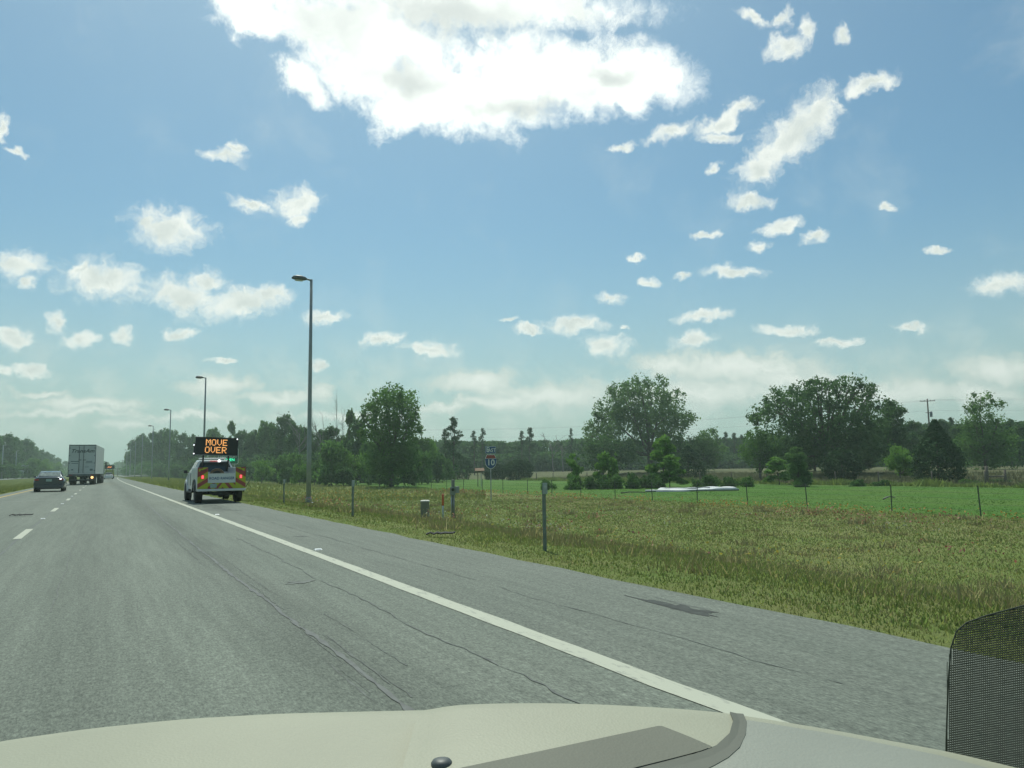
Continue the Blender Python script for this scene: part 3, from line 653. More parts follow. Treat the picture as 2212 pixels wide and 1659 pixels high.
base_tree('bush1', 'bush', L_LIGHT, 3600, 0.24, 74, 6.0, 4.0, 0.15, 0.12, clump=0.32)
base_tree('bush2', 'bush', L_DARK, 3600, 0.24, 75, 6.0, 4.0, 0.15, 0.12, clump=0.32)
base_tree('low0', 'low', L_DARK, 3000, 0.22, 76, 3.0, 4.0, 0.15, 0.08, clump=0.34)
base_tree('low1', 'low', L_MID, 3000, 0.22, 77, 3.0, 4.0, 0.15, 0.08, clump=0.34)
base_tree('sap0', 'sap', L_LIGHT, 2600, 0.26, 78, 6.0, 2.5, 0.35, 0.07, clump=0.3, shell=0.3)
base_tree('sap1', 'sap', L_LIGHT, 2200, 0.26, 79, 6.0, 2.5, 0.4, 0.06, clump=0.3, shell=0.3)
def put(key, x, top, depth, hw, label, name='tree', cat='tree', group=None, base=None, rz=None):
    """a tree of this kind in the picture column x, its top at row top, half width hw px, standing at that depth"""
    rec = SIZES[key]; g = G(x, depth)
    hgt = max(0.4, ztop(x, top, depth) - g.z); hwm = hw*S*depth/FPX
    sc = (hwm/rec[2], hwm/rec[2], hgt/rec[1]); r_ = rz if rz is not None else (x*1.7) % 6.28
    if not rec[3]: o = rec[0]; o.location = g; o.scale = sc; o.rotation_euler = (0, 0, r_); rec[3] = True
    else: o = copy_thing(rec[0], g, r_, scale=sc)
    o.name = name; tag(o, label, cat, group)
    return o
HG = 'trees of the roadside wood behind the lamp posts'
hedge = [  # x, top, depth, half width, kind, label
 (276, 975, 430, 9, 'h1', 'smallest tree at the far left end of the roadside wood'),
 (290, 950, 410, 13, 'h0', 'dark tree beside the farthest lamp posts, second from the left end of the wood'),
 (306, 936, 385, 15, 'h2', 'dark tree with a rounded top left of the fourth lamp post'),
 (325, 932, 360, 15, 'h0', 'dark tree right behind the fourth lamp post'),
 (345, 928, 335, 16, 'h2', 'dark tree between the third and fourth lamp posts'),
 (366, 928, 315, 16, 'h1', 'tree right behind the third lamp post'),
 (388, 936, 300, 17, 'h0', 'tree just right of the third lamp post'),
 (412, 938, 280, 18, 'h2', 'dark tree left of the black message board'),
 (434, 945, 265, 16, 'h0', 'tree hidden behind the left end of the message board'),
 (457, 926, 250, 18, 'h1', 'tree rising behind the middle of the message board'),
 (480, 940, 240, 16, 'h2', 'lower tree behind the right part of the message board'),
 (498, 915, 232, 15, 'h3', 'narrow pointed tree above the right corner of the message board'),
 (522, 929, 222, 22, 'h0', 'broad dark tree just right of the message board'),
 (550, 928, 212, 22, 'h2', 'broad dark tree right of the green sign'),
 (576, 912, 202, 20, 'h1', 'tree left of the highest rounded crown in the roadside wood'),
 (606, 896, 192, 26, 'h0', 'highest rounded crown of the roadside wood, left of the nearest lamp post'),
 (636, 912, 182, 22, 'h2', 'tree just left of the nearest lamp post under bare branches'),
 (664, 924, 174, 22, 'h0', 'dark tree directly behind the nearest lamp post'),
 (692, 928, 166, 22, 'h2', 'dark tree just right of the nearest lamp post'),
 (722, 920, 160, 24, 'h0', 'dark tree under the thin bare treetop'),
 (752, 892, 152, 22, 'h3', 'tree with a ragged top left of the tall lone tree'),
 (778, 905, 146, 22, 'h0', 'dark tree half hidden by the left side of the tall lone tree'),
 (815, 950, 142, 26, 'h4', 'dark tree hidden behind the tall lone tree'),
 (905, 945, 140, 26, 'h1', 'tree at the right foot of the tall lone tree')]
for x, top, dep, hw, kd, lab in hedge: put(kd, x, top, dep, hw*1.25, lab, group=HG)
FG = 'bushes along the front of the roadside wood'
front = [(470, 985, 215, 26, 'bush2', 'dark bush seen past the left side of the parked service truck'), (566, 992, 150, 24, 'bush1', 'bright green bush right of the parked service truck'), (600, 985, 158, 28, 'bush0', 'green bush second to the right of the parked service truck'),
 (630, 972, 140, 30, 'bush0', 'green bush left of the foot of the nearest lamp post'), (648, 1000, 128, 18, 'bush1', 'small bright bush left of the lamp post'), (716, 940, 122, 44, 'bush0', 'large rounded green bush right of the nearest lamp post'), (770, 975, 124, 34, 'bush1', 'pale green bush between the large round bush and the tall lone tree'),
 (795, 940, 128, 26, 'bush0', 'upright green bush against the left of the tall lone tree'), (905, 965, 122, 30, 'bush0', 'green bush right of the tall lone tree'), (935, 945, 140, 18, 'bush1', 'light green tree top right of the tall lone tree'), (955, 975, 135, 22, 'bush2', 'dark bush left of the first dark juniper'), (820, 1000, 112, 26, 'bush2', 'dark shrub at the left foot of the tall lone tree'), (875, 1000, 112, 28, 'bush2', 'dark shrub at the right foot of the tall lone tree'), (680, 990, 130, 26, 'bush2', 'dark low shrub behind the nearest lamp post foot'), (530, 990, 175, 22, 'bush2', 'dark bush between the green sign and the bright green bush'), (742, 1005, 118, 24, 'bush2', 'dark shrub in front of the large rounded bush'), (430, 985, 235, 26, 'bush2', 'dark bush behind the left of the service truck'), (390, 1000, 270, 20, 'bush2', 'dark bush at the foot of the third lamp post'), (345, 1000, 315, 16, 'bush2', 'dark bush at the foot of the fourth lamp post'), (308, 1005, 365, 14, 'bush2', 'dark bush near the farthest lamp posts')]
for x, top, dep, hw, kd, lab in front: put(kd, x, top, dep, hw*1.15, lab, 'bush', 'bush', FG)
LG = 'trees of the wood beyond the opposite carriageway'
left = [(-25, 936, 290, 26, 'h2', 'tree cut by the left edge of the picture'), (4, 938, 310, 22, 'h0', 'leftmost full dark tree of the left wood'), (28, 944, 335, 20, 'h2', 'dark tree second from the left edge'), (48, 948, 365, 18, 'h0', 'dark tree third from the left edge'),
 (64, 958, 400, 14, 'h1', 'tree with a knobby top left of the far utility pole'), (82, 972, 450, 14, 'h0', 'tree under the far utility pole in the left wood'), (98, 976, 500, 12, 'h2', 'dark tree right of the far utility pole'), (113, 981, 560, 11, 'h0', 'dark tree above the dark sedan'), (126, 988, 620, 9, 'h2', 'dark tree right above the roof of the sedan'), (140, 996, 690, 10, 'h0', 'dark tree just left of the white trailer'), (155, 1000, 760, 10, 'h2', 'dark tree behind the white trailer')]
for x, top, dep, hw, kd, lab in left: put(kd, x, top, dep, hw*1.3, lab, group=LG)
for x, top, dep, hw, kd, lab in [(90, 990, 330, 16, 'bush1', 'light green bush in the left wood above the sedan'), (70, 985, 310, 18, 'bush0', 'green bush left of the light green bush in the left wood'), (118, 996, 420, 14, 'bush1', 'light green bush left of the white trailer'), (18, 1000, 275, 24, 'bush2', 'dark bush between the two thin left poles'), (48, 1002, 290, 20, 'bush2', 'dark bush behind the dark truck on the opposite road'), (-15, 998, 262, 26, 'bush2', 'dark bush at the left edge of the picture')]:
    put(kd, x, top, dep, hw*1.2, lab, 'bush', 'bush', 'bushes beyond the opposite carriageway')
# pines and thin trees that stand above the distant wood
PG = 'thin trees rising above the distant wood'
for x, top, dep, hw, kd, lab in [(980, 899, 150, 24, 'pine0', 'tall sparse pine above the first dark juniper'), (962, 926, 165, 16, 'pine1', 'small dark pine left of the tall sparse pine'), (1025, 930, 210, 14, 'pine1', 'thin tree left of the interstate sign top'), (1042, 924, 215, 13, 'pine1', 'thin tree rising behind the blue interstate sign'), (1128, 930, 215, 13, 'pine1', 'crooked thin tree above the third dark juniper'), (1145, 922, 220, 15, 'pine0', 'crooked thin tree right above the third dark juniper'), (1235, 924, 215, 9, 'pine1', 'thin tree with a tufted top left of the broad oak'),
  (1535, 936, 230, 12, 'pine0', 'first of the slim pines right of the broad oak'), (1553, 938, 232, 11, 'pine1', 'second slim pine right of the broad oak'), (1571, 932, 235, 12, 'pine0', 'third slim pine right of the broad oak'), (1588, 934, 238, 12, 'pine0', 'fourth slim pine right of the broad oak'), (1604, 938, 240, 11, 'pine1', 'fifth slim pine right of the broad oak'), (1618, 930, 236, 8, 'pine1', 'last slim pine, left of the huge dark oak'),
  (1985, 908, 150, 26, 'h0', 'dark tree directly behind the utility pole'), (2040, 905, 155, 24, 'h2', 'dark tree right of the utility pole'), (2062, 900, 158, 16, 'pine0', 'round topped pine between the utility pole and the wispy tree'), (2085, 915, 150, 22, 'h0', 'dark tree behind the left of the wispy tree'), (2185, 905, 145, 28, 'h2', 'dark tree behind the right of the wispy tree'), (2222, 912, 140, 26, 'h0', 'dark tree cut by the right edge of the picture'), (1965, 935, 135, 24, 'h0', 'low dark tree left of the utility pole'), (1760, 960, 130, 40, 'h2', 'dark tree behind the trunk of the huge oak'), (1850, 955, 132, 40, 'h0', 'dark tree behind the right half of the huge oak')]:
    put(kd, x, top, dep, hw*1.25, lab, group=PG if dep > 200 else None)
# light green young trees and low shrubs by the back fence
for x, top, dep, hw, kd, lab in [(1240, 980, 88, 19, 'sap1', 'small pale sapling farthest left of the pale saplings'), (1303, 980, 86, 22, 'sap0', 'pale forked sapling below the left of the broad oak'), (1322, 978, 87, 14, 'sap1', 'pale upright shoot beside the forked sapling'), (1432, 946, 84, 36, 'sap0', 'tallest pale sapling, left of the conical juniper'), (1446, 985, 82, 34, 'sap0', 'green shrub at the foot of the tallest pale sapling'), (1681, 990, 88, 32, 'sap0', 'pale green shrub left of the thin trunk'), (1943, 960, 92, 38, 'bush1', 'pale green bush left of the largest juniper'), (1725, 965, 80, 26, 'h4', 'thin trunked young tree in front of the huge oak')]:
    put(kd, x, top, dep, hw*1.1, lab, 'sapling', 'sapling')
SG = 'low shrubs along the back fence'
rg = np.random.default_rng(31)
for i, (x, top, hw, lab) in enumerate([(1242, 1016, 20, 'dark shrub under the leftmost pale sapling'), (1275, 1022, 16, 'low shrub left of the forked sapling'), (1300, 1018, 20, 'dark shrub under the forked sapling'), (1330, 1016, 20, 'low shrub right of the forked sapling'), (1368, 1012, 22, 'shrub mound in the middle below the broad oak'), (1400, 1015, 24, 'shrub right of the mound below the broad oak'), (1418, 1016, 20, 'shrub left of the tallest pale sapling'), (1528, 1018, 26, 'low shrub right of the conical juniper'), (1575, 1023, 22, 'low grassy shrub right of the conical juniper'), (1610, 1022, 18, 'low shrub behind the white sheet'), (1726, 1028, 15, 'dark tuft at the foot of the thin trunk'), (1850, 1030, 20, 'low shrub right of the egg shaped juniper'), (2085, 1030, 20, 'low shrub right of the largest juniper'), (1905, 1032, 20, 'low weeds left of the largest juniper'), (2150, 1034, 22, 'low weeds under the timber fence brace'), (1180, 1028, 16, 'low weeds right of the third juniper')]):
    put('low0' if i % 3 else 'low1', x, top + 2, 82 if x < 1650 else 78, hw*1.25, lab, 'shrub', 'shrub', SG)

# junipers: dense egg shaped evergreens along the back of the lawn
def juniper(x, base, top, hw, label, seed, prof, n=6500):
    rng = np.random.default_rng(seed); d = ray(x*S, base*S); zg = -1.23
    k_ = (zg - CAM_H)/d[2]; loc = Vector((d[0]*k_, d[1]*k_, zg)); depth = k_; loc.z = terr(loc.x, loc.y)
    hgt = ztop(x, top, depth) - loc.z; hwm = hw*S*depth/FPX
    t = thing('juniper', label, 'juniper', loc, 0, 'dark junipers along the back of the lawn')
    h = rng.random(n)**0.85; rr = np.interp(h, [p[0] for p in prof], [p[1] for p in prof])*hwm
    a = rng.uniform(0, 2*math.pi, n); lump = 1 + 0.10*np.sin(a*5 + h*17) + 0.07*np.sin(a*9 - h*31)
    q = rr*lump*(0.72 + 0.32*rng.random(n)); C_ = np.stack([q*np.cos(a), q*np.sin(a), 0.08 + h*hgt*0.97], 1) + rng.normal(0, 0.05, (n, 3))
    V, Fq = leaf_quads(C_, 0.15, rng, 0.6); fastmesh('crown', V, Fq, L_JUN, t)
    mb = MB(); mb.tube([(0, 0, -0.1), (0.03, 0, hgt*0.5), (0, 0, hgt*0.92)], [0.13, 0.09, 0.02], 7); mb.build('trunk', BARK, t)
EGG = [(0, 0.72), (0.15, 0.92), (0.35, 1.0), (0.6, 0.86), (0.8, 0.6), (0.93, 0.32), (1, 0.05)]
ROUND = [(0, 0.8), (0.3, 0.95), (0.6, 1.0), (0.85, 0.86), (0.95, 0.6), (1, 0.2)]
CONE = [(0, 0.85), (0.2, 1.0), (0.45, 0.82), (0.7, 0.5), (0.9, 0.2), (1, 0.04)]
juniper(989, 1036, 985, 30, 'dark juniper below the tall sparse pine, leftmost of the row', 1, ROUND)
juniper(1070, 1036, 1003, 24, 'small dark juniper just behind the interstate sign post', 2, ROUND)
juniper(1121, 1037, 994, 29, 'squat square juniper right of the interstate sign', 3, ROUND)
juniper(1488, 1037, 962, 40, 'conical juniper right of the tallest pale sapling', 4, CONE)
juniper(1820, 1042, 970, 42, 'egg shaped juniper in front of the huge oak, narrow at its foot', 5, [(0, 0.5), (0.12, 0.68), (0.35, 1.0), (0.6, 0.92), (0.8, 0.7), (0.93, 0.4), (1, 0.08)])
juniper(2029, 1044, 905, 86*0.58, 'largest juniper, right of the pale green bush near the right edge', 6, [(0, 0.88), (0.15, 1.0), (0.38, 1.0), (0.52, 0.86), (0.64, 0.58), (0.78, 0.36), (0.92, 0.17), (1, 0.04)], 9500)

# bare dead trees
def dead_tree(x, top, depth, hw, label, seed, thin=False):
    rng = np.random.default_rng(seed); g = G(x, depth); hgt = ztop(x, top, depth) - g.z; hwm = hw*S*depth/FPX
    t = thing('dead_tree', label, 'dead tree', g); tr = MB(); br = MB()
    tp = branchy(tr, (0, 0, -0.2), (rng.normal(0, 0.3), 0, hgt*(0.62 if not thin else 0.97)), 0.26 if not thin else 0.13, 0.11 if not thin else 0.02, rng, 8, 0.05, 7)
    def grow(p, d, ln, r_, lvl):
        e = p + d*ln; pts = branchy(br, p, e, r_, r_*0.35, rng, 4, 0.16, 5)
        if lvl > 0:
            for q in range(rng.integers(2, 4)):
                i_ = rng.integers(1, 5); nd = (d + Vector(rng.normal(0, 0.55, 3))).normalized(); nd.z = abs(nd.z)*0.8 + 0.2
                grow(pts[i_], nd.normalized(), ln*rng.uniform(0.4, 0.65), r_*0.5, lvl-1)
    n = 6 if not thin else 12
    for i in range(n):
        a = 2*math.pi*i/n + rng.normal(0, 0.3); p = tp[3 + (i % 5)] if thin else tp[5 + i % 4]
        out = 0.75 if not thin else 0.3
        d = Vector((math.cos(a)*out, math.sin(a)*out, 1.0)).normalized()
        grow(p, d, hgt*0.36*rng.uniform(0.7, 1.1) if not thin else hgt*0.17*rng.uniform(0.6, 1.1), 0.11 if not thin else 0.035, 2)
    tr.build('trunk', DEADWOOD, t, fix=False); br.build('branches', DEADWOOD, t, fix=False)
dead_tree(648, 876, 168, 22, 'bare forked dead tree just left of the nearest lamp post', 4)
dead_tree(694, 876, 160, 24, 'bare dead tree with antler like limbs right of the nearest lamp post', 5)
dead_tree(722, 856, 155, 12, 'thin bare tree with an upright twiggy top', 6, True)
dead_tree(740, 885, 158, 12, 'thin bare tree right of the twiggy top', 7, True)
dead_tree(1196, 934, 215, 16, 'bare dead tree above the distant wood left of the broad oak', 8)
dead_tree(1216, 940, 215, 12, 'smaller bare tree left of the thin tufted tree', 9)

# distant wood: one mass nobody could count
def wood(name, pts, n, hgt, thick, leaf, lm, seed, ragged=0.25):
    rng = np.random.default_rng(seed); P0 = np.array(pts, float); sg = np.linalg.norm(np.diff(P0[:, :2], axis=0), axis=1); cum = np.concatenate([[0], np.cumsum(sg)])
    kc = int(cum[-1]/2.2); s_ = rng.uniform(0, cum[-1], kc)
    cx = np.interp(s_, cum, P0[:, 0]); cy = np.interp(s_, cum, P0[:, 1]); hh = np.interp(s_, cum, P0[:, 2])*(1 + rng.normal(0, ragged*0.45, kc))
    idx = rng.integers(0, kc, n); t_ = rng.random(n)**0.8; wd = 3.2*np.sqrt(np.clip(1 - (t_*2-1)**2*0.75, 0.1, 1))
    C_ = np.stack([cx[idx] + rng.normal(0, 1, n)*wd*0.7 , cy[idx] + rng.normal(0, 1, n)*wd*0.7 + rng.uniform(-thick, thick, n)*0.5, 0.1 + t_*hh[idx]], 1)
    C_[:, 2] += np.array([terr(a, b) for a, b in C_[:, :2]])
    V, Fq = leaf_quads(C_, leaf, rng); o = fastmesh(name, V, Fq, lm); tag(o, kind='stuff'); return o
def wpt(x, top, depth):
    g = G(x, depth); return (g.x, g.y, ztop(x, top, depth) - g.z)
wood('distant_wood', [wpt(x, t_, d_) for x, t_, d_ in ((860, 962, 270), (960, 955, 262), (1060, 957, 258), (1120, 959, 255), (1180, 955, 252), (1260, 952, 250), (1400, 958, 248), (1530, 951, 248), (1640, 950, 246), (1760, 950, 240), (1900, 935, 205), (2000, 925, 190), (2100, 922, 180), (2300, 915, 170))], 120000, 12, 10, 0.62, L_DARK, 3, 0.10)
wood('far_wood', [wpt(x, t_, d_) for x, t_, d_ in ((236, 1008, 950), (250, 1004, 900), (262, 1003, 820), (278, 1001, 760), (300, 1003, 700))], 8000, 12, 14, 1.3, L_DARK, 4)
wood('far_wood', [wpt(x, t_, d_) for x, t_, d_ in ((150, 1004, 900), (180, 1000, 820), (205, 1000, 760), (218, 1001, 740), (229, 1003, 720), (236, 1010, 720))], 8000, 12, 12, 1.2, L_DARK, 5)
wood('wood_edge', [wpt(x, t_, d_) for x, t_, d_ in ((880, 985, 245), (1060, 984, 240), (1190, 980, 238), (1300, 982, 236), (1480, 982, 234), (1640, 980, 232))], 30000, 5, 6, 0.5, L_DARK, 8, 0.1)
wood('roadside_undergrowth', [wpt(x, t_, d_) for x, t_, d_ in ((272, 1010, 425), (300, 1004, 385), (340, 1000, 330), (400, 996, 290), (460, 992, 250), (520, 988, 220), (600, 985, 190), (680, 985, 165), (780, 990, 146), (900, 1000, 145), (960, 1005, 150))], 26000, 5, 6, 0.42, L_DARK, 6)
wood('left_undergrowth', [wpt(x, t_, d_) for x, t_, d_ in ((-80, 995, 262), (0, 1000, 300), (50, 1004, 350), (100, 1008, 470), (150, 1012, 690))], 12000, 5, 6, 0.6, L_DARK, 7)

# ------------------------------------------------------------------ grass and wild flowers
def blades(name, X, Y, hgt, wid, ma, seed, lean=0.35):
    rng = np.random.default_rng(seed); n = len(X); Z = np.array([terr(a, b) for a, b in zip(X, Y)]) - 0.02
    a = rng.uniform(0, 2*math.pi, n); h_ = hgt*rng.uniform(0.5, 1.3, n); w_ = wid*rng.uniform(0.7, 1.3, n); l_ = h_*rng.normal(0, lean, n); l2 = h_*rng.normal(0, lean, n)
    V = np.empty((n, 3, 3)); dx, dy = np.cos(a)*w_, np.sin(a)*w_
    V[:, 0] = np.stack([X-dx, Y-dy, Z], 1); V[:, 1] = np.stack([X+dx, Y+dy, Z], 1); V[:, 2] = np.stack([X+l_, Y+l2, Z+h_], 1)
    o = fastmesh(name, V.reshape(-1, 3), np.arange(n*3).reshape(-1, 3), ma, nv=3); tag(o, kind='stuff'); return o
def scatter(n, rmin, rmax, x0, x1, seed, az0=-8, az1=70, power=0.6):
    rng = np.random.default_rng(seed); u = rng.random(n*4)
    k2 = 0.55; r_ = (rmin**k2 + u*(rmax**k2 - rmin**k2))**(1/k2); a = np.radians(rng.uniform(az0, az1, n*4)); X = r_*np.sin(a); Y = r_*np.cos(a); k_ = (X > x0) & (X < x1)
    return X[k_][:n], Y[k_][:n]
def gmat(name, c1, c2, tr=0.3):
    ma = mat(name, c1, 0.8, var=0.08, scale=0.22, spec=0.1, transl=tr, hue=c2); t = ma.node_tree
    g = t.nodes.new('ShaderNodeNewGeometry'); v = t.nodes.new('ShaderNodeVectorMath'); v.operation = 'MULTIPLY_ADD'
    t.links.new(g.outputs['Normal'], v.inputs[0]); v.inputs[1].default_value = (0.35, 0.35, 0.35); v.inputs[2].default_value = (0, 0, 0.8)
    n = t.nodes.new('ShaderNodeVectorMath'); n.operation = 'NORMALIZE'; t.links.new(v.outputs[0], n.inputs[0])
    t.links.new(n.outputs[0], t.nodes['Principled BSDF'].inputs['Normal']); return ma
GR1 = gmat('verge_grass', (0.235, 0.300, 0.074), (0.280, 0.312, 0.092)); GR2 = gmat('dry_grass', (0.285, 0.275, 0.110), (0.330, 0.305, 0.140)); GR3 = gmat('green_grass', (0.195, 0.295, 0.064), (0.225, 0.305, 0.074))
X, Y = scatter(170000, 5.0, 60, 4.93, 34, 1); kx = rng.random(len(X)) > 0
hx = np.where(X < 6.2, 0.045, 0.06); blades('verge_grass', X, Y, hx*1.0, 0.009*np.maximum(1, np.hypot(X, Y)/12), GR1, 2)
X, Y = scatter(34000, 6.5, 70, 5.3, 34, 3); blades('dry_verge_grass', X, Y, np.where(X < 7, 0.05, 0.09), 0.010*np.maximum(1, np.hypot(X, Y)/12), GR2, 4)
X, Y = scatter(60000, 6.5, 70, 5.2, 34, 5); blades('green_verge_grass', X, Y, np.where(X < 7, 0.05, 0.07), 0.012*np.maximum(1, np.hypot(X, Y)/12), GR3, 6)
rw3 = np.random.default_rng(90); Xc, Yc = scatter(170, 7, 55, 6.2, 33, 91); X = np.repeat(Xc, 46) + rw3.normal(0, 0.22, len(Xc)*46); Y = np.repeat(Yc, 46) + rw3.normal(0, 0.22, len(Xc)*46)
blades('tall_weeds', X, Y, 0.19*np.repeat(rw3.uniform(0.6, 1.4, len(Xc)), 46), 0.010*np.maximum(1, np.hypot(X, Y)/12), GR2, 92)
rg = np.random.default_rng(12); nn = 26000; Yf = rg.uniform(15, 130, nn); Xf = rg.uniform(70.5, 98, nn); blades('field_grass', Xf, Yf, 0.45*np.ones(nn), 0.05, gmat('field_blade', (0.155, 0.150, 0.076), (0.130, 0.152, 0.062)), 8)
X, Y = scatter(40000, 35, 330, -22, -5.8, 9, -14, -1.2); blades('median_grass', X, Y, 0.14, 0.05, GR1, 10)
X, Y = scatter(30000, 60, 420, 4.95, 36, 15, 0, 26); blades('far_verge_grass', X, Y, 0.22, 0.06, GR1, 16)
X, Y = scatter(40000, 30, 120, 34, 70, 17, 15, 70); blades('lawn_grass', X, Y, 0.05, 0.05, gmat('lawn_blade', (0.080, 0.200, 0.030), (0.110, 0.215, 0.040)), 18)
rw2 = np.random.default_rng(61); nn = 16000; Yf = rw2.uniform(18, 128, nn); blades('fence_weeds', 70.6 + rw2.normal(0, 0.5, nn), Yf, 0.45 + 0.35*np.sin(Yf*0.9)*np.sin(Yf*0.37), 0.06, GR3, 62)
def flowers(name, spots, col, seed, size=0.035):
    rng = np.random.default_rng(seed); X, Y, Hh = [], [], []
    for cx, cy, rx, ry_, n in spots:
        X.append(rng.normal(cx, rx, n)); Y.append(rng.normal(cy, ry_, n))
    X = np.concatenate(X); Y = np.concatenate(Y); Z = np.array([terr(a, b) for a, b in zip(X, Y)]) + rng.uniform(0.10, 0.42, len(X))
    V, Fq = leaf_quads(np.stack([X, Y, Z], 1), size, rng, 1.0)
    o = fastmesh(name, V, Fq, mat(name, col, 0.7, var=0.2, scale=0.5, transl=0.3)); tag(o, kind='stuff')
rg = np.random.default_rng(44)
fence_y = lambda: rg.uniform(14, 75)
flowers('orange_wildflowers', [(32.0 + rg.normal(0, 0.8), fence_y(), 0.5, 0.8, 34) for _ in range(46)] + [(rg.uniform(14, 26), rg.uniform(55, 80), 1.5, 2.5, 60) for _ in range(12)], (0.50, 0.27, 0.06), 1, 0.05)
flowers('pink_wildflowers', [(29.0 + rg.normal(0, 1.8), fence_y(), 0.8, 1.0, 30) for _ in range(40)] + [(rg.uniform(9, 22), rg.uniform(12, 50), 0.7, 0.9, 26) for _ in range(16)], (0.36, 0.15, 0.11), 2, 0.05)
flowers('yellow_wildflowers', [(rg.uniform(7, 30), rg.uniform(8, 60), 1.2, 1.2, 22) for _ in range(46)], (0.45, 0.38, 0.08), 3, 0.03)
flowers('white_wildflowers', [(rg.uniform(10, 26), rg.uniform(16, 50), 0.7, 0.9, 26) for _ in range(22)], (0.52, 0.52, 0.44), 5, 0.03)

# ------------------------------------------------------------------ street furniture
PSP = 49.4; PX = 10.0; PH = 12.4
def lamp_post(loc, label):
    t = thing('lamp_post', label, 'lamp post', loc, 0, 'lamp posts along the right verge')
    b = MB(); b.tube([(0, 0, -0.3), (0, 0, 3), (0, 0, 8), (0, 0, PH)], [0.135, 0.125, 0.10, 0.075], 12); b.build('pole', POLEM, t)
    b = MB(); b.lathe([(0.26, -0.1), (0.26, 0.03), (0.24, 0.05)], seg=10); b.lathe([(0.17, 0.05), (0.165, 0.28), (0.14, 0.34)], seg=12); b.build('base_plate', GALV, t)
    b = MB(); b.tube([(0, 0, PH-0.08), (-0.1, 0, PH-0.03), (-0.34, 0, PH+0.01)], [0.065, 0.055, 0.05], 8); b.build('arm', POLEM, t)
    b = MB(); rings = []
    for x, hw_, z0, z1 in ((-0.24, 0.05, -0.05, 0.05), (-0.36, 0.14, -0.09, 0.12), (-0.55, 0.19, -0.12, 0.17), (-0.80, 0.19, -0.11, 0.18), (-0.98, 0.15, -0.09, 0.13), (-1.08, 0.06, -0.05, 0.03)):
        rings.append([(x, hw_*math.cos(a)*1.0, PH + (z1 if math.sin(a) > 0 else -z0)*math.sin(a) + 0.0) for a in [2*math.pi*q/12 for q in range(12)]])
    b.loft(rings); hd = b.build('lamp_head', HEADM, t)
    b = MB(); b.box((-0.68, 0, PH-0.118), (0.42, 0.24, 0.03)); b.build('lens', LENS, hd)
    return t
LPL = ['nearest and tallest looking lamp post, right of the service truck', 'lamp post rising behind the black message board', 'lamp post left of the message board, third from the camera', 'fourth lamp post from the camera, seen against dark trees', 'fifth lamp post along the verge, thin against the dark wood', 'sixth lamp post along the verge, very thin', 'seventh lamp post along the verge, very thin and far', 'farthest lamp post, its head clear of the wood against the sky']
lp0 = lamp_post((PX, 42.4, terr(PX, 42.4)), LPL[0])
for i in range(1, 8):
    y_ = 42.4 + PSP*i; copy_thing(lp0, (PX, y_, -0.62), 0, LPL[i])
# thin poles on the far left verge
def thin_pole(x, top, depth, label):
    g = G(x, depth); h_ = ztop(x, top, depth) - g.z; t = thing('lamp_post', label, 'lamp post', g, math.pi, 'lamp posts beyond the median')
    b = MB(); b.tube([(0, 0, -0.2), (0, 0, h_*0.5), (0, 0, h_)], [0.22, 0.19, 0.14], 8); b.build('pole', GALV, t)
    b = MB(); b.lathe([(0.34, -0.05), (0.3, 0.3)], seg=8); b.build('base_plate', GALV, t)
    b = MB(); b.tube([(0, 0, h_), (-0.4, 0, h_+0.1), (-0.9, 0, h_+0.12)], [0.1, 0.1, 0.06], 6); b.build('arm', GALV, t)
thin_pole(4.5, 962, 262, 'pale thin post at the far left edge of the picture'); thin_pole(34, 974, 300, 'pale thin post just left of the dark truck on the opposite road')

def delineator(x, base, top, label, rz=0.0):
    d = ray(x*S, base*S); zg = -0.25; k_ = (zg - CAM_H)/d[2]
    for _ in range(6): zg = terr(d[0]*k_, d[1]*k_); k_ = (zg - CAM_H)/d[2]
    loc = Vector((d[0]*k_, d[1]*k_, zg)); h_ = ztop(x, top, k_) - zg
    t = thing('delineator_post', label, 'road marker', loc, rz, 'marker posts along the right shoulder')
    b = MB(); b.prism([(-0.018, -0.014), (0.018, -0.014), (0.033, 0.010), (0.025, 0.016), (0.012, -0.004), (-0.012, -0.004), (-0.025, 0.016), (-0.033, 0.010)], 'z', -0.25, h_-0.06); b.build('post', mat('post_green_grey', (0.17, 0.205, 0.17), 0.7, 0.1, var=0.25, scale=7), t)
    b = MB(); b.box((0, -0.026, h_-0.08), (0.085, 0.008, 0.17)); pn = b.build('reflector_plate', mat('plate_grey', (0.30, 0.36, 0.34), 0.5, 0.1, var=0.1), t, bevel=0.01)
    b = MB(); b.lathe([(0.03, -0.036), (0.03, -0.030)], (0, 0, h_-0.06), 12, 'y'); b.build('reflector', mat('reflector_pale', (0.42, 0.46, 0.44), 0.25), pn)
    return t
delineator(613, 1087, 1036, 'farthest of the roadside marker posts, left of the lamp post foot'); delineator(762, 1115, 1038, 'middle roadside marker post, right of the lamp post foot'); delineator(1178, 1190, 1044, 'nearest roadside marker post, tall beside the shoulder')

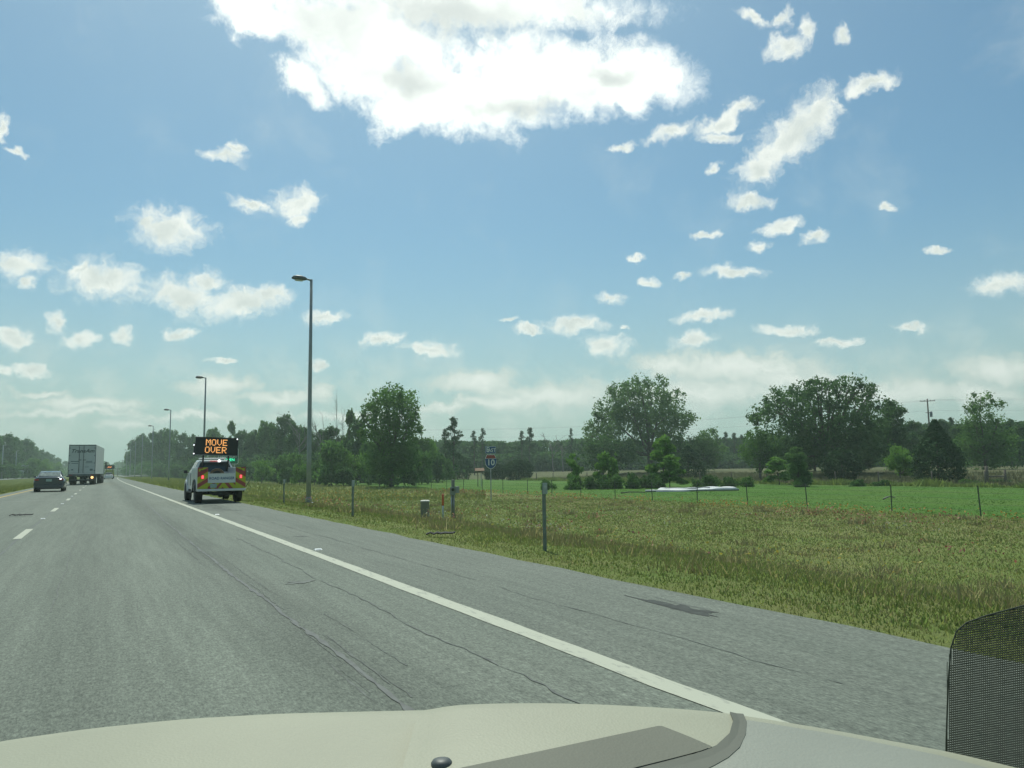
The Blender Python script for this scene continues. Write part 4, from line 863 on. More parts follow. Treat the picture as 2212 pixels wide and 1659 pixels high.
def gpt(x, base, zg=-0.5):
    d = ray(x*S, base*S); k_ = (zg - CAM_H)/d[2]
    for _ in range(8): zg = terr(d[0]*k_, d[1]*k_); k_ = (zg - CAM_H)/d[2]
    return Vector((d[0]*k_, d[1]*k_, zg)), k_
loc, k_ = gpt(918, 1118); PEDM = mat('pedestal_grey', (0.19, 0.20, 0.155), 0.7, var=0.2, scale=6)
t = thing('utility_pedestal', 'weathered grey utility box with a pale lid standing in the grass', 'utility box', loc, -0.45)
b = MB(); b.prism([(-0.19, -0.15), (0.19, -0.15), (0.19, 0.15), (-0.19, 0.15)], 'z', -0.1, 0.70); b.build('housing', PEDM, t, 0.02)
b = MB(); b.prism([(-0.21, -0.17), (0.21, -0.17), (0.21, 0.17), (-0.21, 0.17)], 'z', 0.70, 0.75); b.add([(-0.21, -0.17, 0.752), (0.21, -0.17, 0.752), (0.21, 0.17, 0.752), (-0.21, 0.17, 0.752), (-0.15, -0.1, 0.785), (0.15, -0.1, 0.785), (0.15, 0.1, 0.785), (-0.15, 0.1, 0.785)], [(0, 1, 5, 4), (1, 2, 6, 5), (2, 3, 7, 6), (3, 0, 4, 7), (4, 5, 6, 7)]); b.build('lid', mat('lid_pale', (0.42, 0.43, 0.38), 0.6), t, 0.012)
b = MB(); b.box((-0.02, -0.157, 0.36), (0.30, 0.012, 0.56)); dr = b.build('door', mat('pedestal_door', (0.165, 0.175, 0.135), 0.7), t, 0.01); b = MB(); b.box((0.1, -0.168, 0.40), (0.03, 0.012, 0.07)); b.build('latch', GALV, dr)
loc, k_ = gpt(957, 1123); h_ = ztop(957, 1067, k_) - loc.z
t = thing('cable_marker', 'slim marker post with an orange red top beside the utility box', 'marker post', loc)
b = MB(); b.tube([(0, 0, -0.1), (0, 0, h_*0.55)], 0.042, 10); b.build('post', mat('marker_white', (0.36, 0.42, 0.40), 0.5), t)
b = MB(); b.tube([(0, 0, h_*0.551), (0, 0, h_*0.96), (0, 0, h_)], [0.046, 0.046, 0.02], 10); b.build('top', mat('marker_orange', (0.52, 0.10, 0.045), 0.5), t)
loc, k_ = gpt(979, 1118); h_ = ztop(979, 1036, k_) - loc.z
t = thing('meter_post', 'grey post with a domed top and two meter boxes', 'meter post', loc, -0.3)
MG = mat('meter_grey', (0.20, 0.23, 0.215), 0.55, 0.2, var=0.12)
b = MB(); b.tube([(0, 0, -0.2), (0, 0, h_-0.05), (0, 0, h_)], [0.085, 0.085, 0.05], 12); b.build('post', mat('grey_timber', (0.19, 0.195, 0.16), 0.85, var=0.15, scale=5), t)
b = MB(); b.box((-0.03, -0.14, h_-0.56), (0.26, 0.12, 0.40)); bx = b.build('meter_box', MG, t, 0.015); b = MB(); b.lathe([(0.075, -0.26), (0.075, -0.2)], (-0.03, 0, h_-0.5), 14, 'y'); b.build('dial', GLASS, bx)
b = MB(); b.box((0.21, -0.10, h_-0.50), (0.18, 0.16, 0.34)); b.build('switch_box', mat('switch_grey', (0.25, 0.28, 0.265), 0.5), t, 0.015)
b = MB(); b.tube([(-0.09, -0.12, 0), (-0.09, -0.12, h_-0.77)], 0.035, 8); b.tube([(0.02, -0.12, -0.1), (0.02, -0.12, h_-0.77)], 0.025, 8); b.build('conduit', GALV, t)

# EAST / 10 sign
loc, k_ = gpt(1061, 1076, -1.2); loc, k_ = G(1060, 58), 58
zt = ztop(1060, 964, 58) - loc.z; zs1 = ztop(1060, 981, 58) - loc.z; zs0 = ztop(1060, 1013.5, 58) - loc.z
t = thing('route_sign', 'blue EAST panel over a blue and red interstate 10 shield on one post', 'road sign', loc, -0.22)
b = MB(); b.prism([(-0.035, -0.02), (0.035, -0.02), (0.035, 0.02), (-0.035, 0.02)], 'z', -0.2, zt-0.03); b.build('post', GALV, t)
hp = zt - (zs1 + 0.05)
b = MB(); b.box((0, -0.036, zt - hp/2), (0.86, 0.02, hp)); dp = b.build('direction_panel', SIGNB, t, 0.008)
b = MB()
for c_, d_ in (((0, -0.048, zt-0.03), (0.80, 0.004, 0.02)), ((0, -0.048, zt-hp+0.03), (0.80, 0.004, 0.02)), ((-0.40, -0.048, zt-hp/2), (0.02, 0.004, hp-0.08)), ((0.40, -0.048, zt-hp/2), (0.02, 0.004, hp-0.08))): b.box(c_, d_)
b.build('border', SIGNW, dp)
lettering('E', 0.50, SIGNW, dp, (-0.22, -0.05, zt-hp/2), (math.pi/2, 0, 0)); lettering('AST', 0.37, SIGNW, dp, (0.10, -0.05, zt-hp/2-0.03), (math.pi/2, 0, 0))
sh = zs1 - zs0; hw_ = 0.45
def shield(s_):
    pts = [(-0.30, 1.0), (-0.15, 0.965), (0, 0.985), (0.15, 0.965), (0.30, 1.0), (0.36, 0.93), (0.47, 0.72), (0.49, 0.50), (0.45, 0.32), (0.33, 0.15), (0.16, 0.05), (0, 0)]
    pts += [(-x_, y_) for x_, y_ in pts[-2:4:-1]]
    return [(x_*s_*0.92/1.0, zs0 + sh/2 + (y_-0.5)*sh*s_) for x_, y_ in pts]
b = MB(); b.prism(shield(1.0), 'y', -0.046, -0.026); sd = b.build('shield', SIGNW, t)
b = MB(); b.prism([(0.44, zs0+sh*0.695)] + [p for p in shield(0.93)[5:] if p[1] < zs0 + sh*0.68] + [(-0.44, zs0+sh*0.695)], 'y', -0.052, -0.047); b.build('blue_field', SIGNB, sd)
b = MB(); top = [p for p in shield(0.93) if p[1] >= zs0 + sh*0.70]; b.prism([(-0.40, zs0+sh*0.715)] + [(0.40, zs0+sh*0.715)] + sorted([p for p in top if p[1] > zs0+sh*0.75], key=lambda p: -p[0]), 'y', -0.052, -0.047); b.build('red_band', SIGNR, sd)
lettering('10', 0.62, SIGNW, sd, (0, -0.056, zs0 + sh*0.43), (math.pi/2, 0, 0), depth=0.003)

# green lit sign behind the service truck
dsg = 95; loc = G(493, dsg)
t = thing('information_sign', 'green NEXT RIGHT highway sign with lit green letters OPEN', 'road sign', loc, 0.02)
zb = ztop(493, 1003, dsg) - loc.z; ztp = ztop(493, 968, dsg) - loc.z; ww = 2.35
def rrect(x0, x1, z0, z1, r_):
    out = []
    for cx, cz, a0 in ((x1-r_, z0+r_, -90), (x1-r_, z1-r_, 0), (x0+r_, z1-r_, 90), (x0+r_, z0+r_, 180)):
        for q in range(5): a = R(a0 + q*22.5); out.append((cx + r_*math.cos(a), cz + r_*math.sin(a)))
    return out
b = MB(); b.prism(rrect(-ww/2, ww/2, zb, ztp, 0.22), 'y', -0.05, -0.01); sp_ = b.build('sign_panel', SIGNW, t)
b = MB(); b.prism(rrect(-ww/2+0.06, ww/2-0.06, zb+0.06, ztp-0.06, 0.18), 'y', -0.056, -0.051); b.build('green_face', SIGNG, sp_)
lettering('WEIGH', 0.36, SIGNW, sp_, (0, -0.06, ztp-0.30), (math.pi/2, 0, 0)); lettering('NEXT RIGHT', 0.36, SIGNW, sp_, (0, -0.06, ztop(493, 987.0, dsg) - loc.z), (math.pi/2, 0, 0), sx=0.95)
lettering('OPEN', 0.46, GREENLIT, sp_, (0.12, -0.062, ztop(493, 993.5, dsg) - loc.z), (math.pi/2, 0, 0), 'lit_lettering', depth=0.006)
for s_ in (-1, 1):
    b = MB(); b.box((s_*0.75, 0.03, ztp/2-0.1), (0.09, 0.07, ztp)); b.build('post', GALV, t)

# brown roofed box on posts
loc, k_ = gpt(1036, 1051, -1.2); h_ = ztop(1036, 1011, k_) - loc.z
t = thing('roofed_stand', 'small brown roofed stand on two posts on the lawn', 'stand', loc, -0.35)
BR = mat('brown_roof', (0.26, 0.155, 0.095), 0.8, var=0.2, scale=8)
b = MB()
for s_ in (-1, 1): b.prism([(s_*0.55*0+(-0.65 if s_ < 0 else 0), h_-0.32)]*0 + [(-0.62*(1 if s_ < 0 else 0), 0)]*0 + [(0, 0)]*0 or [(0, h_), (s_*0.52, h_-0.36), (s_*0.52, h_-0.40), (0, h_-0.04)], 'x', -0.62, 0.62)
b.build('roof', BR, t)
b = MB(); b.box((0, 0, h_-0.46), (0.7, 0.5, 0.22)); b.build('box', TIMBER, t, 0.01)
for s_ in (-1, 1):
    b = MB(); b.box((s_*0.22, 0, h_*0.4), (0.09, 0.09, h_*0.8+0.1)); b.build('post', GALV if s_ > 0 else TIMBER, t)

# roadside wire fence
t = thing('wire_fence', 'low wire fence on thin steel posts between the flowers and the lawn', 'fence', (34, 0, 0))
pb = MB(); pb.prism([(-0.025, -0.022), (0.025, -0.022), (0.025, -0.012), (0.007, -0.010), (0.007, 0.024), (-0.007, 0.024), (-0.007, -0.010), (-0.025, -0.012)], 'z', -0.3, 1.32)
fpm = None; PG_ = mat('fence_post_green', (0.075, 0.090, 0.065), 0.7, 0.2, var=0.2)
FY = [12, 16.2, 20.4, 24.7, 29.8, 34.2, 38.6, 43.2, 47.6, 52.3, 56.8, 61, 65.9, 70.4, 75, 79.5, 84, 89, 93.5, 98, 103, 108, 113]
for y_ in FY:
    if fpm is None: o = pb.build('post', PG_, t); fpm = o.data
    else: o = bpy.data.objects.new('post', fpm); COL.objects.link(o); o.parent = t
    o.location = (0, y_, terr(34, y_)); o.rotation_euler = (rg.normal(0, 0.02), rg.normal(0, 0.02), rg.normal(0, 0.2))
for z in (0.25, 0.5, 0.75, 1.0, 1.2):
    b = MB(); b.tube([(0.02, y_, terr(34, y_) + z) for y_ in FY], 0.004, 4, sm=False); b.build('wire', PG_, t)
# back fence of timber posts with a braced corner
t = thing('timber_fence', 'weathered timber post fence along the back of the lawn', 'fence', (71, 0, 0)); fpm = None
FB = [26, 31, 36, 42, 47, 53, 58, 63, 68, 74, 80, 85, 90, 96, 101, 107, 112, 118, 124]
for y_ in FB:
    if fpm is None: b = MB(); b.tube([(0, 0, -0.2), (0.01, 0, 0.7), (0, 0, 1.45)], [0.08, 0.075, 0.07], 7); o = b.build('post', TIMBER, t); fpm = o.data
    else: o = bpy.data.objects.new('post', fpm); COL.objects.link(o); o.parent = t
    o.location = (rg.normal(0, 0.1), y_, terr(71, y_)); o.rotation_euler = (rg.normal(0, 0.03), rg.normal(0, 0.03), rg.random())
for z in (0.5, 0.9, 1.3):
    b = MB(); b.tube([(0.06, y_, terr(71, y_) + z) for y_ in FB], 0.004, 4, sm=False); b.build('wire', PG_, t)
pa, _ = gpt(2134, 1045, -1.2); pb_, _ = gpt(2173, 1044, -1.2)
t = thing('fence_brace', 'timber fence brace of two stout posts joined by one rail', 'fence brace', pa); dv = pb_ - pa
b = MB(); b.tube([(0, 0, -0.2), (-0.06, 0, 1.75)], [0.16, 0.14], 9); b.build('post', TIMBER, t)
b = MB(); b.tube([(dv.x, dv.y, -0.2), (dv.x, dv.y, 1.35)], [0.14, 0.12], 9); b.build('post', TIMBER, t)
b = MB(); b.tube([(0, 0, 0.72), (dv.x, dv.y, 0.70)], 0.07, 8); b.build('rail', TIMBER, t)

# utility poles and wires
def utility_pole(x, top, depth, label, rz, trans=True, name='utility_pole'):
    g = G(x, depth); h_ = ztop(x, top, depth) - g.z; t = thing(name, label, 'utility pole', g, rz, 'utility poles beyond the field')
    b = MB(); b.tube([(0, 0, -0.3), (0, 0, h_*0.6), (0, 0, h_)], [0.19, 0.16, 0.12], 9); b.build('pole', TIMBER, t)
    b = MB(); b.box((0, -0.14, h_-0.45), (2.6, 0.10, 0.13)); ca = b.build('crossarm', TIMBER, t)
    b = MB()
    for q in (-1.2, -0.5, 0.55, 1.2): b.lathe([(0.05, h_-0.385), (0.07, h_-0.32), (0.04, h_-0.22)], (q, -0.14, 0), 8)
    b.build('insulators', mat('insulator', (0.25, 0.24, 0.23), 0.3), ca)
    if trans:
        b = MB(); b.lathe([(0.22, h_-3.6), (0.25, h_-3.5), (0.25, h_-2.7), (0.2, h_-2.6), (0.05, h_-2.5)], (0.48, -0.1, 0), 12); b.build('transformer', mat('transformer_grey', (0.22, 0.24, 0.24), 0.5), t)
        b = MB(); b.box((-0.1, -0.15, h_-2.7), (0.8, 0.08, 0.1)); b.build('bracket', TIMBER, t)
    return g, h_
g1, h1 = utility_pole(2014, 860, 150, 'utility pole with crossarm and transformer right of the huge oak', -0.9)
g2, h2 = utility_pole(911, 926, 200, 'utility pole half hidden by the right side of the tall lone tree', -0.9, False)
utility_pole(88, 974, 470, 'far utility pole above the trees of the left wood', 0.0, False)
utility_pole(264, 993, 520, 'tall bare pole against the sky left of the farthest lamp post', 0.3, False)
utility_pole(255.5, 1000, 640, 'thin far pole against the sky above the road', 0.3, False); utility_pole(253.8, 1011, 430, 'short far pole right of the yellow truck', 0.3, False)
t = thing('power_line', 'thin power cables hanging between the poles beyond the field', 'cable', (0, 0, 0))
WIRE = mat('cable_grey', (0.10, 0.11, 0.11), 0.6)
far_l = G(600, 330); far_r = Vector((g1.x + (g1.x-g2.x)*0.8, g1.y + (g1.y-g2.y)*0.8, g1.z))
for dx, dz in ((-1.0, -0.25), (0.9, -0.3), (0.0, -2.3)):
    for a_, ha, b_, hb in ((g2, h2, g1, h1), (g1, h1, far_r, h1 + 1)):
        pa = Vector((a_.x + dx*0.6, a_.y + dx*0.8, a_.z + ha + dz)); pb_ = Vector((b_.x + dx*0.6, b_.y + dx*0.8, b_.z + hb + dz))
        b = MB(); b.tube([pa.lerp(pb_, q/14) - Vector((0, 0, 6.0*(q/14)*(1-q/14))) for q in range(15)], 0.008, 4, sm=False); b.build('cable', WIRE, t)

# white sheet over poles on the lawn, sticks, debris
dA, kA = gpt(1500, 1062, -1.2)
t = thing('white_sheet', 'crumpled white sheet lying over poles on the mown lawn', 'sheet', dA, -YAW + R(-2))
rng = np.random.default_rng(3); b = MB(); nxs, nys = 44, 16; vs = []; mpp = kA/FPX*S
xl, xr = (1418-1500)*mpp, (1621-1500)*mpp
for j in range(nys):
    for i in range(nxs):
        u, v = i/(nxs-1), j/(nys-1); xw = xl + (xr-xl)*u + 1.6*v*(1-u) ; yw = (1.0 - 0.6*sstep(0.35, 0.6, u)*0 + 5.2*u*0.55)*0 + 0.1 + 5.5*sstep(0.28, 0.9, u)*0.9*(1-v)*1.0 + v*(7.2)
        zz = 0.17 + 0.05*math.sin(u*7 + v*3) + 0.03*math.sin(u*19 - v*6) + rng.normal(0, 0.006) - 0.18*(1 if j == 0 else 0)
        vs.append((xw, yw, max(0.05, zz)))
b.add(vs, [(j*nxs+i, j*nxs+i+1, (j+1)*nxs+i+1, (j+1)*nxs+i) for j in range(nys-1) for i in range(nxs-1)], True)
o = b.build('sheet', mat('white_sheet', (0.62, 0.64, 0.63), 0.6, var=0.06, scale=1.5), t); md = o.modifiers.new('thick', 'SOLIDIFY'); md.thickness = 0.03
for j, (q0, q1, yy, zz, r_) in enumerate(((1395, 1600, 0.2, 0.10, 0.09), (1440, 1560, 4.6, 0.16, 0.07), (1400, 1470, 1.6, 0.12, 0.06))):
    b = MB(); b.tube([((q0-1500)*mpp, yy, zz), ((q1-1500)*mpp, yy + 0.6, zz)], r_, 8); b.build('pole', GALV, t)
def stick(x0, y0, x1, y1, r_, label, col, cat='stick', name='fallen_stick', z=0.05, bow=0.06):
    a_, _ = gpt(x0, y0, -1.2); c_, _ = gpt(x1, y1, -1.2); t = thing(name, label, cat, a_); rn = np.random.default_rng(int(x0))
    b = MB(); d_ = c_ - a_; d_.z = 0; pts = [d_*(q/6) + Vector((0, 0, z + bow*math.sin(q/6*math.pi))) + Vector(rn.normal(0, 0.01, 3)) for q in range(7)]
    b.tube(pts, [r_*(1-0.4*q/6) for q in range(7)], 6); b.build('stem', col, t)
    b = MB(); s_ = d_*0.5; b.tube([s_ + Vector((0, 0, z+bow)), s_ + d_*0.2 + Vector((0.02, 0.15, z + bow*0.6))], [r_*0.5, r_*0.2], 5); b.build('side_shoot', col, t)
stick(1341, 1066, 1394, 1065, 0.06, 'dark fallen branch on the lawn left of the white sheet', BARK, 'branch', 'fallen_branch')
stick(1908, 1080, 1934, 1077, 0.05, 'bent grey stick on the lawn near the right edge', DEADWOOD, bow=0.12)
b = MB(); loc, k_ = gpt(714, 1042, -1.0); c2_, _ = gpt(762, 1040, -1.0); t = thing('white_pipe', 'long white pipe lying in the grass right of the nearest lamp post', 'pipe', loc); d_ = c2_ - loc
b.tube([(0, 0, 0.45), (d_.x, d_.y, d_.z+0.5)], 0.13, 9); b.build('barrel', OFFW, t)
b = MB()
for q in (0.1, 0.5, 0.9): b.box((d_.x*q, d_.y*q, d_.z*q + 0.13), (0.25, 0.25, 0.4))
b.build('support', TIMBER, t)
def rubber_scrap(loc, ln, rz, label, seed):
    rn = np.random.default_rng(seed); t = thing('rubber_scrap', label, 'tyre scrap', loc, rz); b = MB(); n = 9; vs = []
    for q in range(n):
        u = q/(n-1) - 0.5; wv = 0.05*(1 - abs(u)*1.3) + 0.012; zz = 0.02 + 0.03*math.sin(q*1.7)**2
        vs += [(u*ln, -wv + rn.normal(0, 0.012), zz), (u*ln + 0.01, wv + rn.normal(0, 0.012), zz + 0.015)]
    b.add(vs, [(2*q, 2*q+2, 2*q+3, 2*q+1) for q in range(n-1)]); o = b.build('tread_strip', RUBBER, t); md = o.modifiers.new('thick', 'SOLIDIFY'); md.thickness = 0.018
    b = MB()
    for q in range(4): b.tube([(ln*(0.1*q-0.2), 0.03, 0.03), (ln*(0.1*q-0.15), 0.09 + rn.random()*0.05, 0.045)], [0.008, 0.003], 5)
    b.build('frayed_cords', RUBBER, t)
loc, _ = gpt(952, 1161, -0.3); loc.z += 0.03; rubber_scrap(loc, 0.52, -0.35, 'black strip of tyre rubber on the grass edge left of the nearest marker post', 1)
rubber_scrap(Vector((-2.02, 26.9, 0.0)), 0.62, -0.3, 'dark shred of tyre rubber lying in the left lane', 2)
# raised pavement markers
def stud(loc, label):
    t = thing('road_stud', label, 'road stud', loc, 0, 'raised markers beside the painted lines')
    b = MB(); b.loft([[(-0.055, -0.05, 0.0), (0.055, -0.05, 0), (0.055, 0.05, 0), (-0.055, 0.05, 0)], [(-0.045, -0.02, 0.02), (0.045, -0.02, 0.02), (0.045, 0.02, 0.02), (-0.045, 0.02, 0.02)]], sm=False); b.build('body', mat('stud_white', (0.75, 0.77, 0.74), 0.4), t)
    b = MB(); b.add([(-0.04, -0.0445, 0.0075), (0.04, -0.0445, 0.0075), (0.036, -0.0295, 0.0175), (-0.036, -0.0295, 0.0175)], [(0, 1, 2, 3)]); b.build('reflector', mat('stud_lens', (0.8, 0.82, 0.8), 0.15), t)
    return t
st = stud((2.96, 11.9, 0.001), 'white road stud on the shoulder side of the edge line, nearest one')
for p, lab in (((2.95, 23.4, 0.001), 'white road stud on the shoulder side of the edge line, farther one'), ((LANE_X, 24.9, 0.001), 'white road stud between the two nearest lane dashes'), ((LANE_X, 37.0, 0.001), 'white road stud beyond the second lane dash'), ((LANE_X, 49.2, 0.001), 'white road stud beyond the third lane dash')): copy_thing(st, p, 0, lab)

# left sign on the far side
g = G(54, 290); t = thing('warning_sign', 'pale square sign with a lower plate beyond the median', 'road sign', g, 0.0)
za, zb_ = ztop(54, 1004, 290) - g.z, ztop(54, 1016, 290) - g.z
b = MB(); b.box((0, -0.04, (za+zb_)/2), (2.3, 0.03, za-zb_)); pn = b.build('sign_panel', mat('sign_back', (0.27, 0.31, 0.29), 0.5), t)
b = MB(); b.box((0, -0.06, (za+zb_)/2+0.2), (1.7, 0.005, 0.12)); b.box((0, -0.06, (za+zb_)/2-0.3), (1.5, 0.005, 0.12)); b.build('legend', BLACK, pn)
for s_ in (-1, 1): b = MB(); b.box((s_*0.8, 0.02, za/2), (0.12, 0.08, za)); b.build('post', GALV, t)
b = MB(); b.box((-0.55, -0.05, zb_-1.05), (0.9, 0.03, 1.8)); b.build('lower_plate', OFFW, t)

# ------------------------------------------------------------------ vehicles
def wheel(parent, x, y, r_, wd, inner=1):
    b = MB(); prof = [(r_*0.62, -wd/2), (r_*0.93, -wd/2), (r_, -wd*0.36), (r_, wd*0.36), (r_*0.93, wd/2), (r_*0.62, wd/2)]; b.lathe(prof, (0, 0, 0), 22, 'x'); o = b.build('wheel', RUBBER, parent, loc=(x, y, r_))
    b = MB(); b.lathe([(r_*0.12, inner*wd*0.30), (r_*0.2, inner*wd*0.38), (r_*0.5, inner*wd*0.30), (r_*0.61, inner*wd*0.47), (r_*0.61, inner*wd*0.30)], (0, 0, 0), 18, 'x'); b.build('rim', RIM, o)
    return o
FONT57 = {'M': ['10001', '11011', '10101', '10101', '10001', '10001', '10001'], 'O': ['01110', '10001', '10001', '10001', '10001', '10001', '01110'], 'V': ['10001', '10001', '10001', '10001', '10001', '01010', '00100'], 'E': ['11111', '10000', '10000', '11110', '10000', '10000', '11111'], 'R': ['11110', '10001', '10001', '11110', '10100', '10010', '10001']}
def led_text(text, x0, zt_, pitch, y_, ma, parent):
    b = MB()
    for i, ch in enumerate(text):
        for r_, row in enumerate(FONT57[ch]):
            for c_, v in enumerate(row):
                if v == '1': b.box((x0 + (i*6 + c_)*pitch, y_, zt_ - r_*pitch), (pitch*0.86, 0.012, pitch*0.88))
    return b.build('lit_lettering', ma, parent)

# --- parked service truck (local: x right, y forward, z up, origin under the middle of its tailgate)
TB = mat('truck_body_white', (0.60, 0.63, 0.62), 0.32, var=0.04, coat=0.4)
tk = thing('service_truck', 'white road service pickup with chevrons parked on the shoulder', 'pickup truck', (4.17, 32.0, 0.0), R(0.2)); tk.scale = (1.02, 1.03, 1.02)
HWB = 0.87
for s_ in (-1, 1):
    wheel(tk, s_*0.73, 0.95, 0.37, 0.26, s_); wheel(tk, s_*0.76, 4.35, 0.37, 0.24, s_)
# utility bed: side boxes with wheel arch
for s_ in (-1, 1):
    pts = [(0.0, 0.52)] + [(0.95 - 0.47*math.cos(R(a)), 0.42 + 0.44*math.sin(R(a))) for a in (15, 40, 65, 90, 115, 140, 165)][0:0]
    arch = [(0.95 - 0.46*math.cos(R(a)), 0.40 + 0.46*math.sin(R(a))) for a in range(12, 180, 24)]
    prof = [(0.0, 0.46)] + [(0.48, 0.46)] + arch + [(1.42, 0.46), (2.05, 0.46), (2.05, 1.36), (0.0, 1.36)]
    b = MB(); x0, x1 = (s_*HWB, s_*0.50); b.prism(prof, 'x', min(x0, x1), max(x0, x1)); bs = b.build('side_box', TB, tk, 0.012)
    for q, (y0, y1, z0, z1) in enumerate(((0.05, 0.62, 0.98, 1.30), (0.70, 1.22, 0.98, 1.30), (1.30, 2.0, 0.56, 1.30))):
        b = MB(); b.box((s_*(HWB + 0.006), (y0+y1)/2, (z0+z1)/2), (0.014, y1-y0, z1-z0)); dr = b.build('locker_door', TB, bs, 0.006)
    b = MB(); b.tube([(s_*(HWB+0.012), 0.95 - 0.49*math.cos(R(a)), 0.40 + 0.49*math.sin(R(a))) for a in range(0, 181, 15)], 0.03, 6); b.build('arch_trim', BLACK, bs)
    # rear chevron panel: alternating slanted yellow and red stripes, each a polygon clipped to the panel
    xa, xb, z0, z1 = (0.50, HWB, 0.55, 1.36); wd = xb - xa
    b = MB(); b.box((s_*(xa+xb)/2, -0.012, (z0+z1)/2), (wd, 0.02, z1-z0)); cp = b.build('chevron_panel', YEL, tk)
    for (zc, hh) in ((0.60, 0.16), (1.00, 0.20)):
        u0, u1 = xa, xb; sl = 0.62
        lo = [(u0, zc + wd*sl - 0.02), (u1, zc - 0.02), (u1, zc + hh - 0.02), (u0, zc + wd*sl + hh - 0.02)]
        lo = [(s_*p[0], min(z1, max(z0, p[1]))) for p in lo]
        b = MB(); b.prism(lo, 'y', -0.028, -0.023); b.build('red_stripe', REDS, cp)
    b = MB(); b.box((s_*(xb-0.09), -0.0255, z1-0.025), (0.18, 0.005, 0.05)); b.box((s_*(xb-0.02), -0.0255, z1-0.17), (0.04, 0.005, 0.24)); b.build('red_corner', REDS, cp)
    lettering('PUSH' if s_ < 0 else '053', 0.085, BLACK, cp, (s_*0.66, -0.026, z1-0.12), (math.pi/2, 0, 0), depth=0.002)
    b = MB(); b.box((s_*0.69, -0.036, 1.0), (0.11, 0.02, 0.14)); lp = b.build('tail_lamp', REDGLOW, tk, 0.008)
    b = MB()
    for q in range(5): b.box((s_*0.69, -0.050, 0.955 + q*0.023), (0.062 + (0.012 if q % 2 else 0), 0.006, 0.014))
    b.build('lit_led', REDLIT, lp)
b = MB(); b.box((0, 1.02, 0.66), (0.998, 2.0, 0.06)); b.build('bed_floor', mat('bed_grey', (0.22, 0.23, 0.23), 0.7), tk)
b = MB(); b.box((0, 2.02, 0.86), (0.998, 0.05, 0.42)); b.build('bed_headboard', TB, tk)
b = MB(); b.box((0, 0.0, 0.945), (0.996, 0.06, 0.35)); tg = b.build('tailgate', TB, tk, 0.012)
b = MB(); b.box((0, 0.0, 1.127), (0.996, 0.075, 0.012)); b.build('tailgate_cap', CHROME, tg)
lettering('ROAD RANGER', 0.14, BLUETXT, tg, (0, -0.033, 0.94), (math.pi/2, 0, 0), sx=0.92, depth=0.002, spacing=1.02)
b = MB(); b.box((0, -0.004, 0.66), (0.998, 0.02, 0.22)); cb = b.build('chevron_band', YEL, tk)
def quad(pts, ma, name='red_stripe'):
    b = MB(); b.prism(pts, 'y', -0.022, -0.017); return b.build(name, ma, cb)
quad([(-0.50, 0.551), (-0.40, 0.551), (-0.22, 0.769), (-0.32, 0.769), (-0.50, 0.62)], REDS); quad([(-0.06, 0.769), (-0.26, 0.551), (-0.20, 0.551), (-0.14, 0.551), (0.03, 0.769)], REDS)
quad([(0.10, 0.769), (0.24, 0.769), (0.42, 0.551), (0.28, 0.551)], REDS); quad([(0.40, 0.769), (0.50, 0.66), (0.50, 0.769)], REDS); quad([(-0.02, 0.551), (0.09, 0.551), (0.035, 0.62)], REDS)
b = MB(); b.box((-0.30, -0.032, 0.665), (0.24, 0.012, 0.15)); pl_ = b.build('number_plate', PLATE, tk, 0.006)
b = MB(); b.box((0, -0.09, 0.505), (1.72, 0.22, 0.085)); b.build('rear_bumper', OFFW, tk, 0.012)
b = MB(); b.box((0, 0.95, 0.36), (1.3, 0.10, 0.10)); b.lathe([(0.05, -0.13), (0.16, -0.07), (0.16, 0.07), (0.05, 0.13)], (0.1, 0.95, 0.36), 12, 'x'); b.build('rear_axle', BLACK, tk)
b = MB(); b.box((-0.36, 2.4, 0.44), (0.09, 4.2, 0.16)); b.box((0.36, 2.4, 0.44), (0.09, 4.2, 0.16)); b.box((0, 0.35, 0.36), (0.55, 0.5, 0.14)); b.tube([(0.42, 0.9, 0.32), (0.45, -0.02, 0.34)], 0.04, 8); b.build('chassis', BLACK, tk)
# crew cab and bonnet
def ring(y_, hw1, z0, hw2, z1, hw3, z2): return [(-hw1, y_, z0), (hw1, y_, z0), (hw2, y_, z1), (hw3, y_, z2), (-hw3, y_, z2), (-hw2, y_, z1)]
b = MB(); b.loft([ring(2.08, 0.80, 0.48, 0.84, 0.75, 0.83, 1.20), ring(4.0, 0.80, 0.48, 0.84, 0.75, 0.83, 1.16), ring(4.05, 0.80, 0.55, 0.83, 0.75, 0.80, 1.14), ring(5.15, 0.78, 0.55, 0.81, 0.75, 0.74, 1.05), ring(5.32, 0.70, 0.55, 0.74, 0.75, 0.66, 0.95)], sm=False); cab = b.build('cab', TB, tk, 0.03)
b = MB(); b.loft([[(-0.79, 2.10, 1.18), (0.79, 2.10, 1.18), (0.57, 2.24, 1.67), (-0.57, 2.24, 1.67)], [(-0.79, 4.1, 1.15), (0.79, 4.1, 1.15), (0.57, 3.35, 1.69), (-0.57, 3.35, 1.69)]], sm=False); b.build('cab_top', TB, tk, 0.05)
b = MB(); b.add([(-0.69, 2.092, 1.20), (0.69, 2.092, 1.20), (0.53, 2.20, 1.585), (-0.53, 2.20, 1.585)], [(0, 1, 2, 3)]); o = b.build('rear_window', GLASS, tk); md = o.modifiers.new('t', 'SOLIDIFY'); md.thickness = 0.02; md.offset = 0
